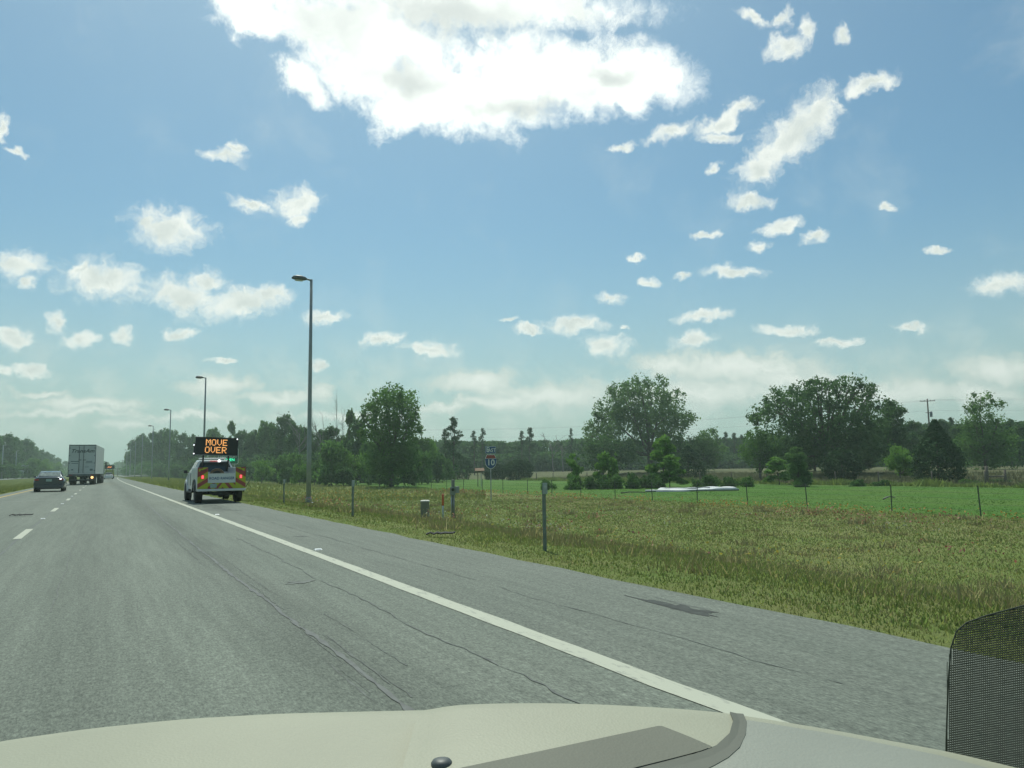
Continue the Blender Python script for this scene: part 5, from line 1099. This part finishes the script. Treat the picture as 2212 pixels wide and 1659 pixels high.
for s_ in (-1, 1):
    for y0, y1 in ((2.25, 2.72), (2.80, 3.62)):
        b = MB(); pts = []
        f = lambda yy, zz: (s_*(0.79 - (zz-1.18)/0.50*0.22 + 0.006), yy, zz)
        b.add([f(y0, 1.22), f(y1, 1.22), f(min(y1, 3.34), 1.60), f(y0, 1.60)], [(0, 1, 2, 3)]); o = b.build('side_window', GLASS, tk); md = o.modifiers.new('t', 'SOLIDIFY'); md.thickness = 0.012; md.offset = 0
    b = MB(); b.tube([(s_*0.80, 3.62, 1.16), (s_*0.90, 3.66, 1.19)], 0.02, 6); b.box((s_*0.95, 3.66, 1.21), (0.12, 0.07, 0.13)); b.build('wing_mirror', BLACK, tk)
    b = MB(); b.box((s_*0.845, 2.68, 0.90), (0.012, 0.012, 0.5)); b.box((s_*0.845, 3.70, 0.90), (0.012, 0.012, 0.5)); b.build('door_seam', BLACK, tk)
    b = MB(); b.loft([[(s_*(0.80 + 0.07*k2), 4.35 + rr*math.cos(R(a)), 0.37 + rr*math.sin(R(a))) for a in range(0, 181, 20)] for k2, rr in ((0, 0.52), (1, 0.50), (1, 0.44), (0, 0.42))], close=False, cap=False); b.build('fender_flare', TB, tk)
    b = MB(); b.box((s_*0.80, 2.95, 0.40), (0.16, 1.6, 0.06)); b.build('side_step', BLACK, tk)
b = MB(); b.box((-0.02, 2.20, 1.635), (0.30, 0.03, 0.03)); b.build('brake_lamp', REDGLOW, tk, 0.006)
b = MB(); b.lathe([(0.015, -0.03), (0.05, -0.02), (0.05, 0.02), (0.015, 0.03)], (0.18, 2.18, 1.64), 12, 'y'); b.build('beacon_lamp', WHITELIT, tk)
b = MB(); b.box((0, 2.85, 1.74), (1.05, 0.28, 0.055)); lb_ = b.build('light_bar', WHITE, tk, 0.03)
b = MB(); b.box((-0.42, 2.85, 1.70), (0.08, 0.2, 0.04)); b.box((0.42, 2.85, 1.70), (0.08, 0.2, 0.04)); b.build('light_bar_foot', BLACK, lb_)
# message board
BZ0, BZ1, BY = 1.875, 2.545, 1.65
for s_ in (-1, 1): b = MB(); b.tube([(s_*0.48, 2.0, 1.3), (s_*0.48, BY+0.16, 1.75), (s_*0.48, BY+0.13, BZ0+0.3)], 0.035, 8); b.build('board_strut', BLACK, tk)
b = MB(); b.box((0, BY, (BZ0+BZ1)/2), (1.62, 0.16, BZ1-BZ0)); bd = b.build('message_board', mat('board_black', (0.016, 0.019, 0.018), 0.6, var=0.15, scale=4), tk, 0.015)
b = MB(); b.box((0, BY-0.02, BZ0-0.018), (1.66, 0.20, 0.03)); b.build('bottom_rail', mat('rail_grey', (0.14, 0.15, 0.15), 0.5, 0.4), bd)
b = MB(); b.box((0, BY-0.02, BZ1+0.012), (1.64, 0.19, 0.02)); b.build('top_rail', BLACK, bd)
pt = 0.0355
led_text('MOVE', -0.41, BZ1-0.075, pt, BY-0.088, AMBERLIT, bd); led_text('OVER', -0.43, BZ1-0.375, pt, BY-0.088, AMBERLIT, bd)
for x_, z_ in ((0.76, BZ1-0.02), (-0.865, BZ0+0.36), (-0.855, BZ0+0.02)):
    b = MB(); b.lathe([(0.010, BY-0.13), (0.021, BY-0.12), (0.021, BY-0.08)], (x_, 0, z_), 10, 'y'); b.build('warning_lamp', WHITELIT, bd)
b = MB(); b.box((-0.835, BY, BZ0+0.19), (0.05, 0.12, 0.5)); b.build('lamp_bracket', BLACK, bd)
bd.rotation_euler = (0, R(2.0), 0); bd.location = Vector((0, BY, 2.2)) - Euler((0, R(2.0), 0)).to_matrix() @ Vector((0, BY, 2.2))
# whip aerial at the right rear
b = MB(); b.tube([(0.90, 0.05, 0.60), (1.10, -0.05, 0.98)], 0.012, 6); b.build('wand', BLACK, tk)
# hose hoop lying in the bed
ho = thing('hose_hoop', 'tan hose coiled upright in the bed of the service truck', 'hose', (4.15, 33.25, 0.78), 0)
b = MB(); b.tube([(0.27*math.cos(R(a)), 0.02*math.sin(R(a*3)), 0.28 + 0.27*math.sin(R(a))) for a in range(0, 361, 12)], 0.028, 8); b.tube([(0.225*math.cos(R(a)), 0.05, 0.275 + 0.225*math.sin(R(a))) for a in range(0, 361, 12)], 0.026, 8); b.build('coil', mat('tan_hose', (0.24, 0.17, 0.10), 0.7), ho)
b = MB(); b.lathe([(0.18, -0.03), (0.20, 0.0), (0.18, 0.06)], (0, 0.03, 0.275), 18, 'y'); b.build('reel', mat('reel_dark', (0.05, 0.06, 0.055), 0.7), ho)

# --- dark sedan in the left lane
sd_ = thing('sedan', 'dark blue grey sedan seen from behind in the left lane', 'car', (-3.22, 63.5, 0.0), 0); sd_.scale = (1.06, 1.0, 1.0)
def car_ring(y_, w0, z0, w1, z1, w2, z2, zr): return [(-w0, y_, z0), (w0, y_, z0), (w1, y_, (z0+z1)/2), (w1*0.985, y_, z1), (w2, y_, z2), (w2*0.6, y_, zr), (-w2*0.6, y_, zr), (-w2, y_, z2), (-w1*0.985, y_, z1), (-w1, y_, (z0+z1)/2)]
b = MB(); b.loft([car_ring(0.0, 0.70, 0.38, 0.80, 0.72, 0.70, 0.96, 1.0), car_ring(0.12, 0.78, 0.26, 0.89, 0.74, 0.76, 1.02, 1.05), car_ring(0.55, 0.84, 0.22, 0.92, 0.78, 0.74, 1.06, 1.08), car_ring(1.0, 0.86, 0.20, 0.93, 0.80, 0.76, 1.05, 1.07), car_ring(2.2, 0.87, 0.20, 0.93, 0.80, 0.78, 1.02, 1.04), car_ring(3.4, 0.86, 0.20, 0.92, 0.76, 0.78, 0.98, 1.0), car_ring(4.3, 0.82, 0.22, 0.88, 0.66, 0.70, 0.86, 0.88), car_ring(4.75, 0.66, 0.3, 0.72, 0.56, 0.55, 0.70, 0.71)]); b.build('body', SEDAN, sd_)
b = MB(); b.loft([[(-0.72, 0.62, 1.06), (0.72, 0.62, 1.06), (0.70, 0.66, 1.08), (-0.70, 0.66, 1.08)], [(-0.70, 1.05, 1.06), (0.70, 1.05, 1.06), (0.60, 1.15, 1.36), (-0.60, 1.15, 1.36)], [(-0.72, 1.6, 1.04), (0.72, 1.6, 1.04), (0.56, 1.65, 1.46), (-0.56, 1.65, 1.46)], [(-0.74, 2.5, 1.02), (0.74, 2.5, 1.02), (0.55, 2.4, 1.47), (-0.55, 2.4, 1.47)], [(-0.72, 3.4, 0.99), (0.72, 3.4, 0.99), (0.66, 3.3, 1.03), (-0.66, 3.3, 1.03)]]); b.build('cabin', SEDAN, sd_, 0.02)
b = MB(); b.add([(-0.62, 0.68, 1.105), (0.62, 0.68, 1.105), (0.545, 1.115, 1.375), (-0.545, 1.115, 1.375)], [(0, 1, 2, 3)]); o = b.build('rear_window', mat('rear_glass', (0.16, 0.19, 0.17), 0.05, var=0.5, scale=6, spec=0.9), sd_); md = o.modifiers.new('t', 'SOLIDIFY'); md.thickness = 0.03; md.offset = 0
for s_ in (-1, 1):
    b = MB(); b.add([(s_*0.725, 1.15, 1.09), (s_*0.735, 2.9, 1.06), (s_*0.60, 2.4, 1.42), (s_*0.60, 1.7, 1.41)], [(0, 1, 2, 3)]); o = b.build('side_window', GLASS, sd_); md = o.modifiers.new('t', 'SOLIDIFY'); md.thickness = 0.03; md.offset = 0
    b = MB(); b.box((s_*0.70, 0.035, 0.86), (0.26, 0.14, 0.12), (0, 0, s_*0.35)); b.build('tail_lamp', REDL, sd_, 0.02)
    b = MB(); b.box((s_*0.99, 3.0, 1.06), (0.16, 0.1, 0.12)); b.tube([(s_*0.84, 3.02, 1.02), (s_*0.93, 3.0, 1.05)], 0.03, 6); b.build('wing_mirror', SEDAN, sd_, 0.02)
    wheel(sd_, s_*0.78, 0.95, 0.32, 0.22, s_); wheel(sd_, s_*0.78, 3.75, 0.32, 0.22, s_)
b = MB(); b.box((0.66, -0.06, 0.90), (0.12, 0.02, 0.07)); b.build('lamp_glint', WHITELIT, sd_, 0.006)  # bright glint on the right tail lamp, painted as a glowing box
b = MB(); b.box((0, -0.005, 0.82), (0.34, 0.02, 0.17)); b.build('number_plate', PLATE, sd_)
b = MB(); b.prism([(-0.82, 0.26), (0.82, 0.26), (0.84, 0.40), (0.80, 0.52), (-0.80, 0.52), (-0.84, 0.40)], 'y', -0.05, 0.16); b.build('rear_bumper', SEDAN, sd_, 0.03)
b = MB(); b.box((0, 0.1, 0.24), (1.3, 0.3, 0.08)); b.build('valance', BLACK, sd_)

# --- white box trailer and its tractor
TRW = mat('trailer_white', (0.46, 0.50, 0.48), 0.5, var=0.05, scale=0.8)
tr_ = thing('box_trailer', 'white box semi trailer seen from behind, ahead of the dark sedan', 'semi trailer', (-1.95, 100.5, 0.0), R(-3.4))
hw = 1.36; L_ = 14.5; zb0, zt0 = 1.22, 4.55
b = MB(); b.box((0, L_/2, (zb0+zt0)/2), (2*hw, L_, zt0-zb0)); b.build('box_body', mat('trailer_side', (0.60, 0.63, 0.61), 0.45, var=0.05), tr_, 0.02)
for s_ in (-1, 1):
    b = MB(); b.box((s_*0.66, -0.03, (zb0+zt0)/2), (1.29, 0.05, zt0-zb0-0.24)); dr = b.build('rear_door', TRW, tr_, 0.01)
    b = MB(); b.tube([(s_*0.30 if s_ < 0 else 0.14, -0.08, zb0+0.14), (s_*0.30 if s_ < 0 else 0.14, -0.08, zt0-0.16)], 0.03, 6); b.build('lock_rod', mat('rod_grey', (0.13, 0.15, 0.15), 0.4, 0.5), dr)
    b = MB(); b.box((s_*0.22, -0.09, zb0+1.6), (0.30, 0.03, 0.06)); b.build('door_handle', BLACK, dr)
    b = MB()
    for q in range(4): b.box((s_*1.26, -0.07, zb0+0.4+q*0.85), (0.14, 0.04, 0.09))
    b.build('hinge', mat('hinge_grey', (0.13, 0.14, 0.14), 0.5, 0.3), dr)
b = MB(); b.box((0, -0.025, zt0-0.05), (2*hw-0.02, 0.06, 0.10)); b.box((-hw+0.03, -0.02, (zb0+zt0)/2), (0.06, 0.05, zt0-zb0)); b.box((hw-0.03, -0.02, (zb0+zt0)/2), (0.06, 0.05, zt0-zb0)); b.build('rear_frame', mat('frame_grey', (0.10, 0.12, 0.12), 0.5, 0.3), tr_)
lettering('TransAm', 0.56, mat('trailer_text', (0.035, 0.05, 0.05), 0.5), tr_, (0.0, -0.062, zt0-0.72), (math.pi/2, 0, 0), sx=1.12, shear=0.35, depth=0.004)
for x_, z_, s1, s2 in ((-0.72, 2.66, 0.8, 0.09), (-0.72, 2.44, 0.66, 0.07), (0.72, 2.66, 0.6, 0.07), (0.72, 2.5, 0.7, 0.06), (-0.95, 1.72, 0.22, 0.12), (0.95, 1.70, 0.30, 0.22), (0.5, 2.02, 0.4, 0.05)):
    b = MB(); b.box((x_, -0.060, z_), (s1, 0.008, s2)); b.build('sticker', mat('sticker_dark', (0.10, 0.14, 0.14), 0.5, var=0.6, scale=14), tr_)
b = MB(); b.box((0, 0.0, zb0-0.10), (2*hw, 0.14, 0.20)); sill = b.build('rear_sill', mat('sill_dark', (0.10, 0.12, 0.12), 0.5), tr_)
for x_ in (-1.2, -1.08, -0.96, 0.96, 1.08, 1.2): b = MB(); b.box((x_, -0.09, zb0-0.10), (0.09, 0.03, 0.10)); b.build('marker_lamp', REDL, sill)
b = MB(); b.box((0, 0.05, 0.58), (2.3, 0.1, 0.12)); b.box((-0.65, 0.08, 0.83), (0.1, 0.08, 0.44)); b.box((0.65, 0.08, 0.83), (0.1, 0.08, 0.44)); b.build('underride_guard', mat('guard_dark', (0.07, 0.075, 0.075), 0.5), tr_)
for s_ in (-1, 1):
    for y_ in (1.6, 2.9): wheel(tr_, s_*1.0, y_, 0.50, 0.56, s_)
    b = MB(); b.box((s_*1.0, 0.75, 0.72), (0.62, 0.03, 0.75)); b.build('mud_flap', RUBBER, tr_)
b = MB(); b.box((0, 2.2, 1.0), (1.0, 3.4, 0.22)); b.tube([(-1, 1.6, 0.5), (1, 1.6, 0.5)], 0.08, 8); b.tube([(-1, 2.9, 0.5), (1, 2.9, 0.5)], 0.08, 8); b.build('bogie', BLACK, tr_)
b = MB(); b.lathe([(0.03, -0.08), (0.14, -0.06), (0.14, 0.0)], (1.02, 0.68, 0.83), 12, 'y'); b.build('turn_signal', mat('lit_turn_signal', (0.8, 0.5, 0.2), 0.3, emit=(1.0, 0.62, 0.25), estr=2.0), tr_)
b = MB(); b.box((1.1, 11.2, 0.95), (0.35, 1.6, 0.55)); b.build('landing_gear', BLACK, tr_)
tt = thing('semi_tractor', 'dark tractor pulling the white box trailer, almost hidden by it', 'truck', (-1.05, 115.2, 0), R(-3.4))
b = MB(); b.prism([(0, 1.0), (1.9, 1.0), (1.9, 0.9), (4.6, 0.9), (4.6, 1.9), (3.2, 2.1), (2.6, 3.2), (0.2, 3.6), (0, 3.4)], 'x', -1.15, 1.15); b.build('cab', mat('tractor_paint', (0.10, 0.11, 0.12), 0.3, coat=0.5), tt, 0.05)
for s_ in (-1, 1):
    for y_ in (-1.2, 0.1): wheel(tt, s_*0.98, y_, 0.5, 0.55, s_)
    wheel(tt, s_*1.0, 3.9, 0.5, 0.3, s_)
    b = MB(); b.box((s_*1.42, 2.9, 2.5), (0.16, 0.1, 0.7)); b.tube([(s_*1.1, 2.9, 2.6), (s_*1.4, 2.9, 2.6)], 0.03, 6); b.build('wing_mirror', BLACK, tt)
b = MB(); b.box((0, 0.5, 0.85), (0.9, 5.0, 0.25)); b.build('chassis', BLACK, tt)

# --- far vehicles
wc = thing('small_car', 'tiny white car far ahead in the right lane', 'car', (1.5, 195.0, 0.0), R(-1))
b = MB(); b.loft([car_ring(0.0, 0.70, 0.4, 0.80, 0.70, 0.70, 0.92, 0.95), car_ring(0.15, 0.80, 0.25, 0.90, 0.72, 0.76, 0.98, 1.0), car_ring(1.5, 0.86, 0.2, 0.92, 0.78, 0.78, 1.02, 1.04), car_ring(3.3, 0.86, 0.2, 0.92, 0.76, 0.76, 0.98, 1.0), car_ring(4.4, 0.7, 0.3, 0.74, 0.6, 0.6, 0.75, 0.78)]); b.build('body', WHITE, wc)
b = MB(); b.loft([[(-0.74, 0.5, 0.98), (0.74, 0.5, 0.98), (0.6, 0.9, 1.42), (-0.6, 0.9, 1.42)], [(-0.74, 3.2, 0.98), (0.74, 3.2, 0.98), (0.6, 2.3, 1.45), (-0.6, 2.3, 1.45)]], sm=False); b.build('cabin', GLASS, wc, 0.04)
b = MB(); b.box((0, 1.6, 1.45), (1.15, 1.4, 0.05)); b.build('roof', WHITE, wc, 0.02)
for s_ in (-1, 1):
    b = MB(); b.box((s_*0.68, -0.02, 0.82), (0.2, 0.06, 0.12)); b.build('tail_lamp', REDL, wc)
    wheel(wc, s_*0.78, 0.8, 0.33, 0.22, s_); wheel(wc, s_*0.78, 3.5, 0.33, 0.22, s_)
yt = thing('yellow_truck', 'yellow service truck with an orange lit board far ahead beyond the white car', 'truck', (1.9, 226.0, 0), R(-1))
b = MB(); b.box((0, 1.5, 1.15), (2.3, 3.0, 0.9)); b.build('body', mat('truck_yellow', (0.30, 0.34, 0.06), 0.5), yt, 0.05)
b = MB(); b.prism([(3.0, 0.6), (6.2, 0.6), (6.2, 1.3), (5.0, 1.5), (4.6, 2.3), (3.1, 2.3)], 'x', -1.05, 1.05); b.build('cab', mat('truck_yellow_cab', (0.28, 0.32, 0.07), 0.4), yt, 0.05)
b = MB(); b.box((0, 0.6, 2.95), (2.3, 0.2, 1.0)); bd2 = b.build('message_board', BLACK, yt)
b = MB()
for q in range(9): b.box((-0.42 + q*0.1, 0.485, 2.95 + 0.12*((q % 3) - 1)), (0.09, 0.02, 0.16))
b.box((0, 0.485, 2.95), (0.9, 0.02, 0.12)); b.build('lit_lettering', ORANGELIT, bd2)
b = MB(); b.box((-0.7, 0.7, 2.0), (0.1, 0.1, 1.0)); b.box((0.7, 0.7, 2.0), (0.1, 0.1, 1.0)); b.build('board_post', BLACK, yt)
for s_ in (-1, 1):
    wheel(yt, s_*0.95, 1.0, 0.45, 0.4, s_); wheel(yt, s_*0.95, 5.0, 0.45, 0.3, s_); b = MB(); b.box((s_*0.9, -0.02, 1.0), (0.3, 0.05, 0.3)); b.build('tail_lamp', REDL, yt)
ot = thing('oncoming_truck', 'dark truck with a white box on the opposite carriageway', 'truck', tuple(G(43, 288)[:2]) + (0.02,), math.pi)
DT = mat('dark_truck_paint', (0.03, 0.04, 0.055), 0.25, coat=0.6)
b = MB(); b.prism([(0.2, 0.55), (4.2, 0.55), (4.2, 1.35), (3.0, 1.55), (2.5, 2.55), (0.2, 2.6)], 'x', -1.1, 1.1); b.build('cab', DT, ot, 0.05)
b = MB(); b.add([(-0.9, 3.02, 1.62), (0.9, 3.02, 1.62), (0.85, 2.58, 2.42), (-0.85, 2.58, 2.42)], [(0, 1, 2, 3)]); o = b.build('windscreen', GLASS, ot); md = o.modifiers.new('t', 'SOLIDIFY'); md.thickness = 0.04; md.offset = 0
b = MB(); b.box((0, -2.0, 1.9), (2.4, 4.3, 2.3)); b.build('box_body', OFFW, ot, 0.03)
b = MB(); b.box((0, 4.24, 0.75), (2.1, 0.12, 0.3)); b.box((0, 4.22, 1.12), (1.3, 0.08, 0.3)); b.build('grille', CHROME, ot)
for s_ in (-1, 1):
    b = MB(); b.box((s_*0.85, 4.23, 1.12), (0.3, 0.08, 0.22)); b.build('headlight', LENS, ot)
    wheel(ot, s_*0.95, 3.3, 0.45, 0.3, s_); wheel(ot, s_*0.95, -2.4, 0.45, 0.5, s_)

# ------------------------------------------------------------------ inside the car: dashboard and mesh shade
def dash_material(name, col, gloss=0.5):
    ma = mat(name, col, gloss, var=0.05, scale=6, bump=0.0, spec=0.4)
    t = ma.node_tree; b_ = t.nodes['Principled BSDF']; tcn = t.nodes.new('ShaderNodeTexCoord'); v = t.nodes.new('ShaderNodeTexVoronoi'); v.inputs['Scale'].default_value = 420
    t.links.new(tcn.outputs['Object'], v.inputs['Vector']); bp = t.nodes.new('ShaderNodeBump'); bp.inputs['Strength'].default_value = 0.16; bp.inputs['Distance'].default_value = 0.0012
    t.links.new(v.outputs['Distance'], bp.inputs['Height']); t.links.new(bp.outputs[0], b_.inputs['Normal']); return ma
DASH = dash_material('dash_cream', (0.35, 0.345, 0.25)); DASH_REFL = dash_material('dash_reflection', (0.30, 0.305, 0.25)); DASH_SHADOW = dash_material('dash_shadow', (0.150, 0.152, 0.115), 0.7); SEAM = mat('dash_seam', (0.135, 0.14, 0.108), 0.7)  # greyer tone paints the windscreen reflection, darkest grey the cast shadow
da = thing('car_dashboard', 'cream padded dashboard along the bottom of the picture', 'dashboard', (0, 0, 0))
def crest_surface(name, crest, depth, ma, lip=0.035, back=0.42, slope=-0.10, zoff=0.0, edge_round=0.012):
    """crest: (x, y) of the 2212 view at that depth; the pad runs from the crest towards the driver and rolls over beyond it"""
    xs_ = np.linspace(crest[0][0], crest[-1][0], 90); ys_ = np.interp(xs_, [c_[0] for c_ in crest], [c_[1] for c_ in crest])
    ker = np.ones(5)/5; ysm = np.convolve(np.pad(ys_, 2, mode='edge'), ker, 'valid')
    fwd = Vector((math.sin(YAW), math.cos(YAW), 0)); rings = []
    for x_, y_ in zip(xs_, ysm):
        p = P(x_, y_, depth) + Vector((0, 0, zoff)); r_ = []
        for q in (-lip*1.6, -lip, -lip*0.5, -lip*0.2, 0, lip*0.3, lip, lip*2.5, back*0.3, back*0.6, back):   # minus: beyond the crest
            if q < 0: zz = -(q*q)/lip*1.4
            else: zz = 0.03*q - 0.25*q*q*0 + slope*q - edge_round*(1 - math.exp(-q/0.03))*0
            r_.append(p - fwd*q + Vector((0, 0, zz)))
        rings.append(r_)
    b = MB(); b.loft(rings, close=False, cap=False); o = b.build(name, ma, da); return o
crest_surface('dash_pad', [(-260, 1660), (-120, 1628), (0, 1601), (200, 1573), (400, 1553), (600, 1542), (800, 1537), (930, 1534), (1100, 1537), (1300, 1545), (1500, 1560), (1600, 1575), (1680, 1600), (1760, 1680)], 0.66, DASH)
COWL = [(905, 1538), (935, 1531), (970, 1524), (1060, 1520), (1180, 1519), (1300, 1522), (1450, 1530), (1560, 1539), (1640, 1551), (1800, 1577), (2050, 1624), (2212, 1662), (2400, 1724)]
crest_surface('dash_cowl', COWL, 0.62, DASH, slope=-0.13)
# darker channel between the cowl and the greyer reflection patch, cast shadow painted as a straight-edged patch, small sensor dome: all resting on the pad
def project(p):
    d_ = np.array([p[0], p[1], p[2]-CAM_H]); k_ = d_ @ _F
    return (W/2 + FPX*(d_ @ _R)/k_)/S, (H/2 - FPX*(d_ @ _U)/k_)/S
def on_pad(x_, y_, up=0.002, depth=0.62, slope=-0.13):
    """the point of the cowl surface seen at (x_, y_)"""
    fwd = Vector((math.sin(YAW), math.cos(YAW), 0)); qa, qb = 0.0, 0.42; cx_ = [c_[0] for c_ in COWL]; cy_ = [c_[1] for c_ in COWL]
    for _ in range(18):
        q = (qa+qb)/2; lo, hi = x_ - 700, x_ + 700
        for _ in range(14):
            md_ = (lo+hi)/2; p = P(md_, float(np.interp(md_, cx_, cy_)), depth) - fwd*q + Vector((0, 0, (0.03 + slope)*q)); px_, py_ = project(p)
            if px_ < x_: lo = md_
            else: hi = md_
        if py_ < y_: qa = q
        else: qb = q
    return p + Vector((0, 0, up))
lft = [(1577, 1541), (1584, 1560), (1576, 1588), (1548, 1614), (1500, 1633), (1400, 1654), (1320, 1670)]
rgt = [(1606, 1545), (1613, 1562), (1611, 1590), (1598, 1618), (1574, 1640), (1546, 1656), (1515, 1672)]
b = MB(); vs = []
for (xa_, ya_), (xb_, yb_) in zip(lft, rgt):
    pa = on_pad(xa_, ya_, 0.0015); pc = on_pad(xb_, yb_, 0.0015); vs += [pa - Vector((0, 0, 0.0012)), pa, pa.lerp(pc, 0.5) - Vector((0, 0, 0.0004)), pc, pc - Vector((0, 0, 0.0012))]
b.add(vs, [(5*i+k_, 5*i+k_+1, 5*i+k_+6, 5*i+k_+5) for i in range(len(lft)-1) for k_ in range(4)]); b.build('channel', SEAM, da)
b = MB(); vs = []; nr, nc = 12, 16
for r_ in range(nr):
    for q in range(nc):
        x_ = 1600 + 830*(q/(nc-1)); yc = float(np.interp(x_, [c_[0] for c_ in COWL], [c_[1] for c_ in COWL])) + 12; y_ = yc + (1790-yc)*(r_/(nr-1))
        if q == 0: x_ = float(np.interp(y_, [1545, 1562, 1590, 1618, 1640, 1656, 1672, 1790], [1601, 1608, 1606, 1593, 1569, 1541, 1510, 1290]))
        else: x0_ = float(np.interp(y_, [1545, 1562, 1590, 1618, 1640, 1656, 1672, 1790], [1601, 1608, 1606, 1593, 1569, 1541, 1510, 1290])); x_ = x0_ + (2430-x0_)*(q/(nc-1)); 
        vs.append(on_pad(x_, max(y_, float(np.interp(x_, [c_[0] for c_ in COWL], [c_[1] for c_ in COWL])) + 11), 0.001))
b.add(vs, [(r_*nc+q, r_*nc+q+1, (r_+1)*nc+q+1, (r_+1)*nc+q) for r_ in range(nr-1) for q in range(nc-1)], True); b.build('reflection_patch', DASH_REFL, da)  # windscreen reflection over the dash, painted as a greyer sheet
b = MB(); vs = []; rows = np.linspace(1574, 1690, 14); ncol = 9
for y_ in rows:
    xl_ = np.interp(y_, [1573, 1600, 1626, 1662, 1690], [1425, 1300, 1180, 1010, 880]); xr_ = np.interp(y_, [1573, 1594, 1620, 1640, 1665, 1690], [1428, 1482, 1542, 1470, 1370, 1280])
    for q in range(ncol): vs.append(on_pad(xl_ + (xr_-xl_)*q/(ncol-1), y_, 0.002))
b.add(vs, [(j_*ncol+q, j_*ncol+q+1, (j_+1)*ncol+q+1, (j_+1)*ncol+q) for j_ in range(len(rows)-1) for q in range(ncol-1)], True); b.build('shadow_patch', DASH_SHADOW, da)  # shadow falling on the dash, painted as a darker sheet
c_ = on_pad(954, 1648, 0.0); b = MB(); b.lathe([(0.0074, -0.004), (0.0072, 0.0005), (0.0060, 0.0020), (0.0035, 0.0029), (0.001, 0.0031)], tuple(c_), 16); b.build('sensor_dome', mat('sensor_grey', (0.085, 0.095, 0.09), 0.5), da)
# woven mesh shade standing at the right end of the windscreen
ms = thing('mesh_shade', 'dark woven mesh shade standing at the right end of the dashboard', 'sun shade', (0, 0, 0))
MESHM = mat('mesh_black', (0.040, 0.050, 0.034), 0.8, var=0.2)
outline = [(2043, 1720), (2044, 1600), (2048, 1480), (2054, 1400), (2066, 1364), (2088, 1345), (2130, 1330), (2212, 1308), (2300, 1284), (2330, 1280)]
def left_x(y_):
    return float(np.interp(y_, [1308, 1330, 1345, 1364, 1400, 1480, 1600, 1720], [2212, 2130, 2088, 2066, 2054, 2048, 2044, 2043]))
def top_y(x_): return float(np.interp(x_, [2043, 2054, 2066, 2088, 2130, 2212, 2330], [1440, 1400, 1364, 1345, 1330, 1308, 1280]))
DM = 0.72
b = MB()
y_ = 1290
while y_ < 1800:
    pts = []
    for q in range(41):
        x_ = 2044 + (2330-2044)*q/40; yy = y_ - 0.16*(x_-2044)
        if yy < top_y(x_) + 1 or x_ < left_x(max(1308, min(1720, yy))): continue
        pts.append(P(x_, yy, DM + 0.0004*(q % 2)))
    if len(pts) > 1: b.tube(pts[::5] + ([pts[-1]] if (len(pts)-1) % 5 else []), 0.00062, 4, sm=False)
    y_ += 5.0
for i in range(62):
    x_ = 2046 + i*4.6; y0 = top_y(x_) + 1
    b.tube([P(x_, y0 + (1740-y0)*q/5 , DM + 0.0012) for q in range(6)], 0.00036, 4, sm=False)
o = b.build('weave', MESHM, ms, fix=False); o['kind'] = 'stuff'
b = MB(); b.tube([P(x_, y_, DM) for x_, y_ in outline], 0.0007, 6); b.build('hem', MESHM, ms)

hz_o = bpy_h.build('haze', haze()); tag(hz_o, kind='stuff')
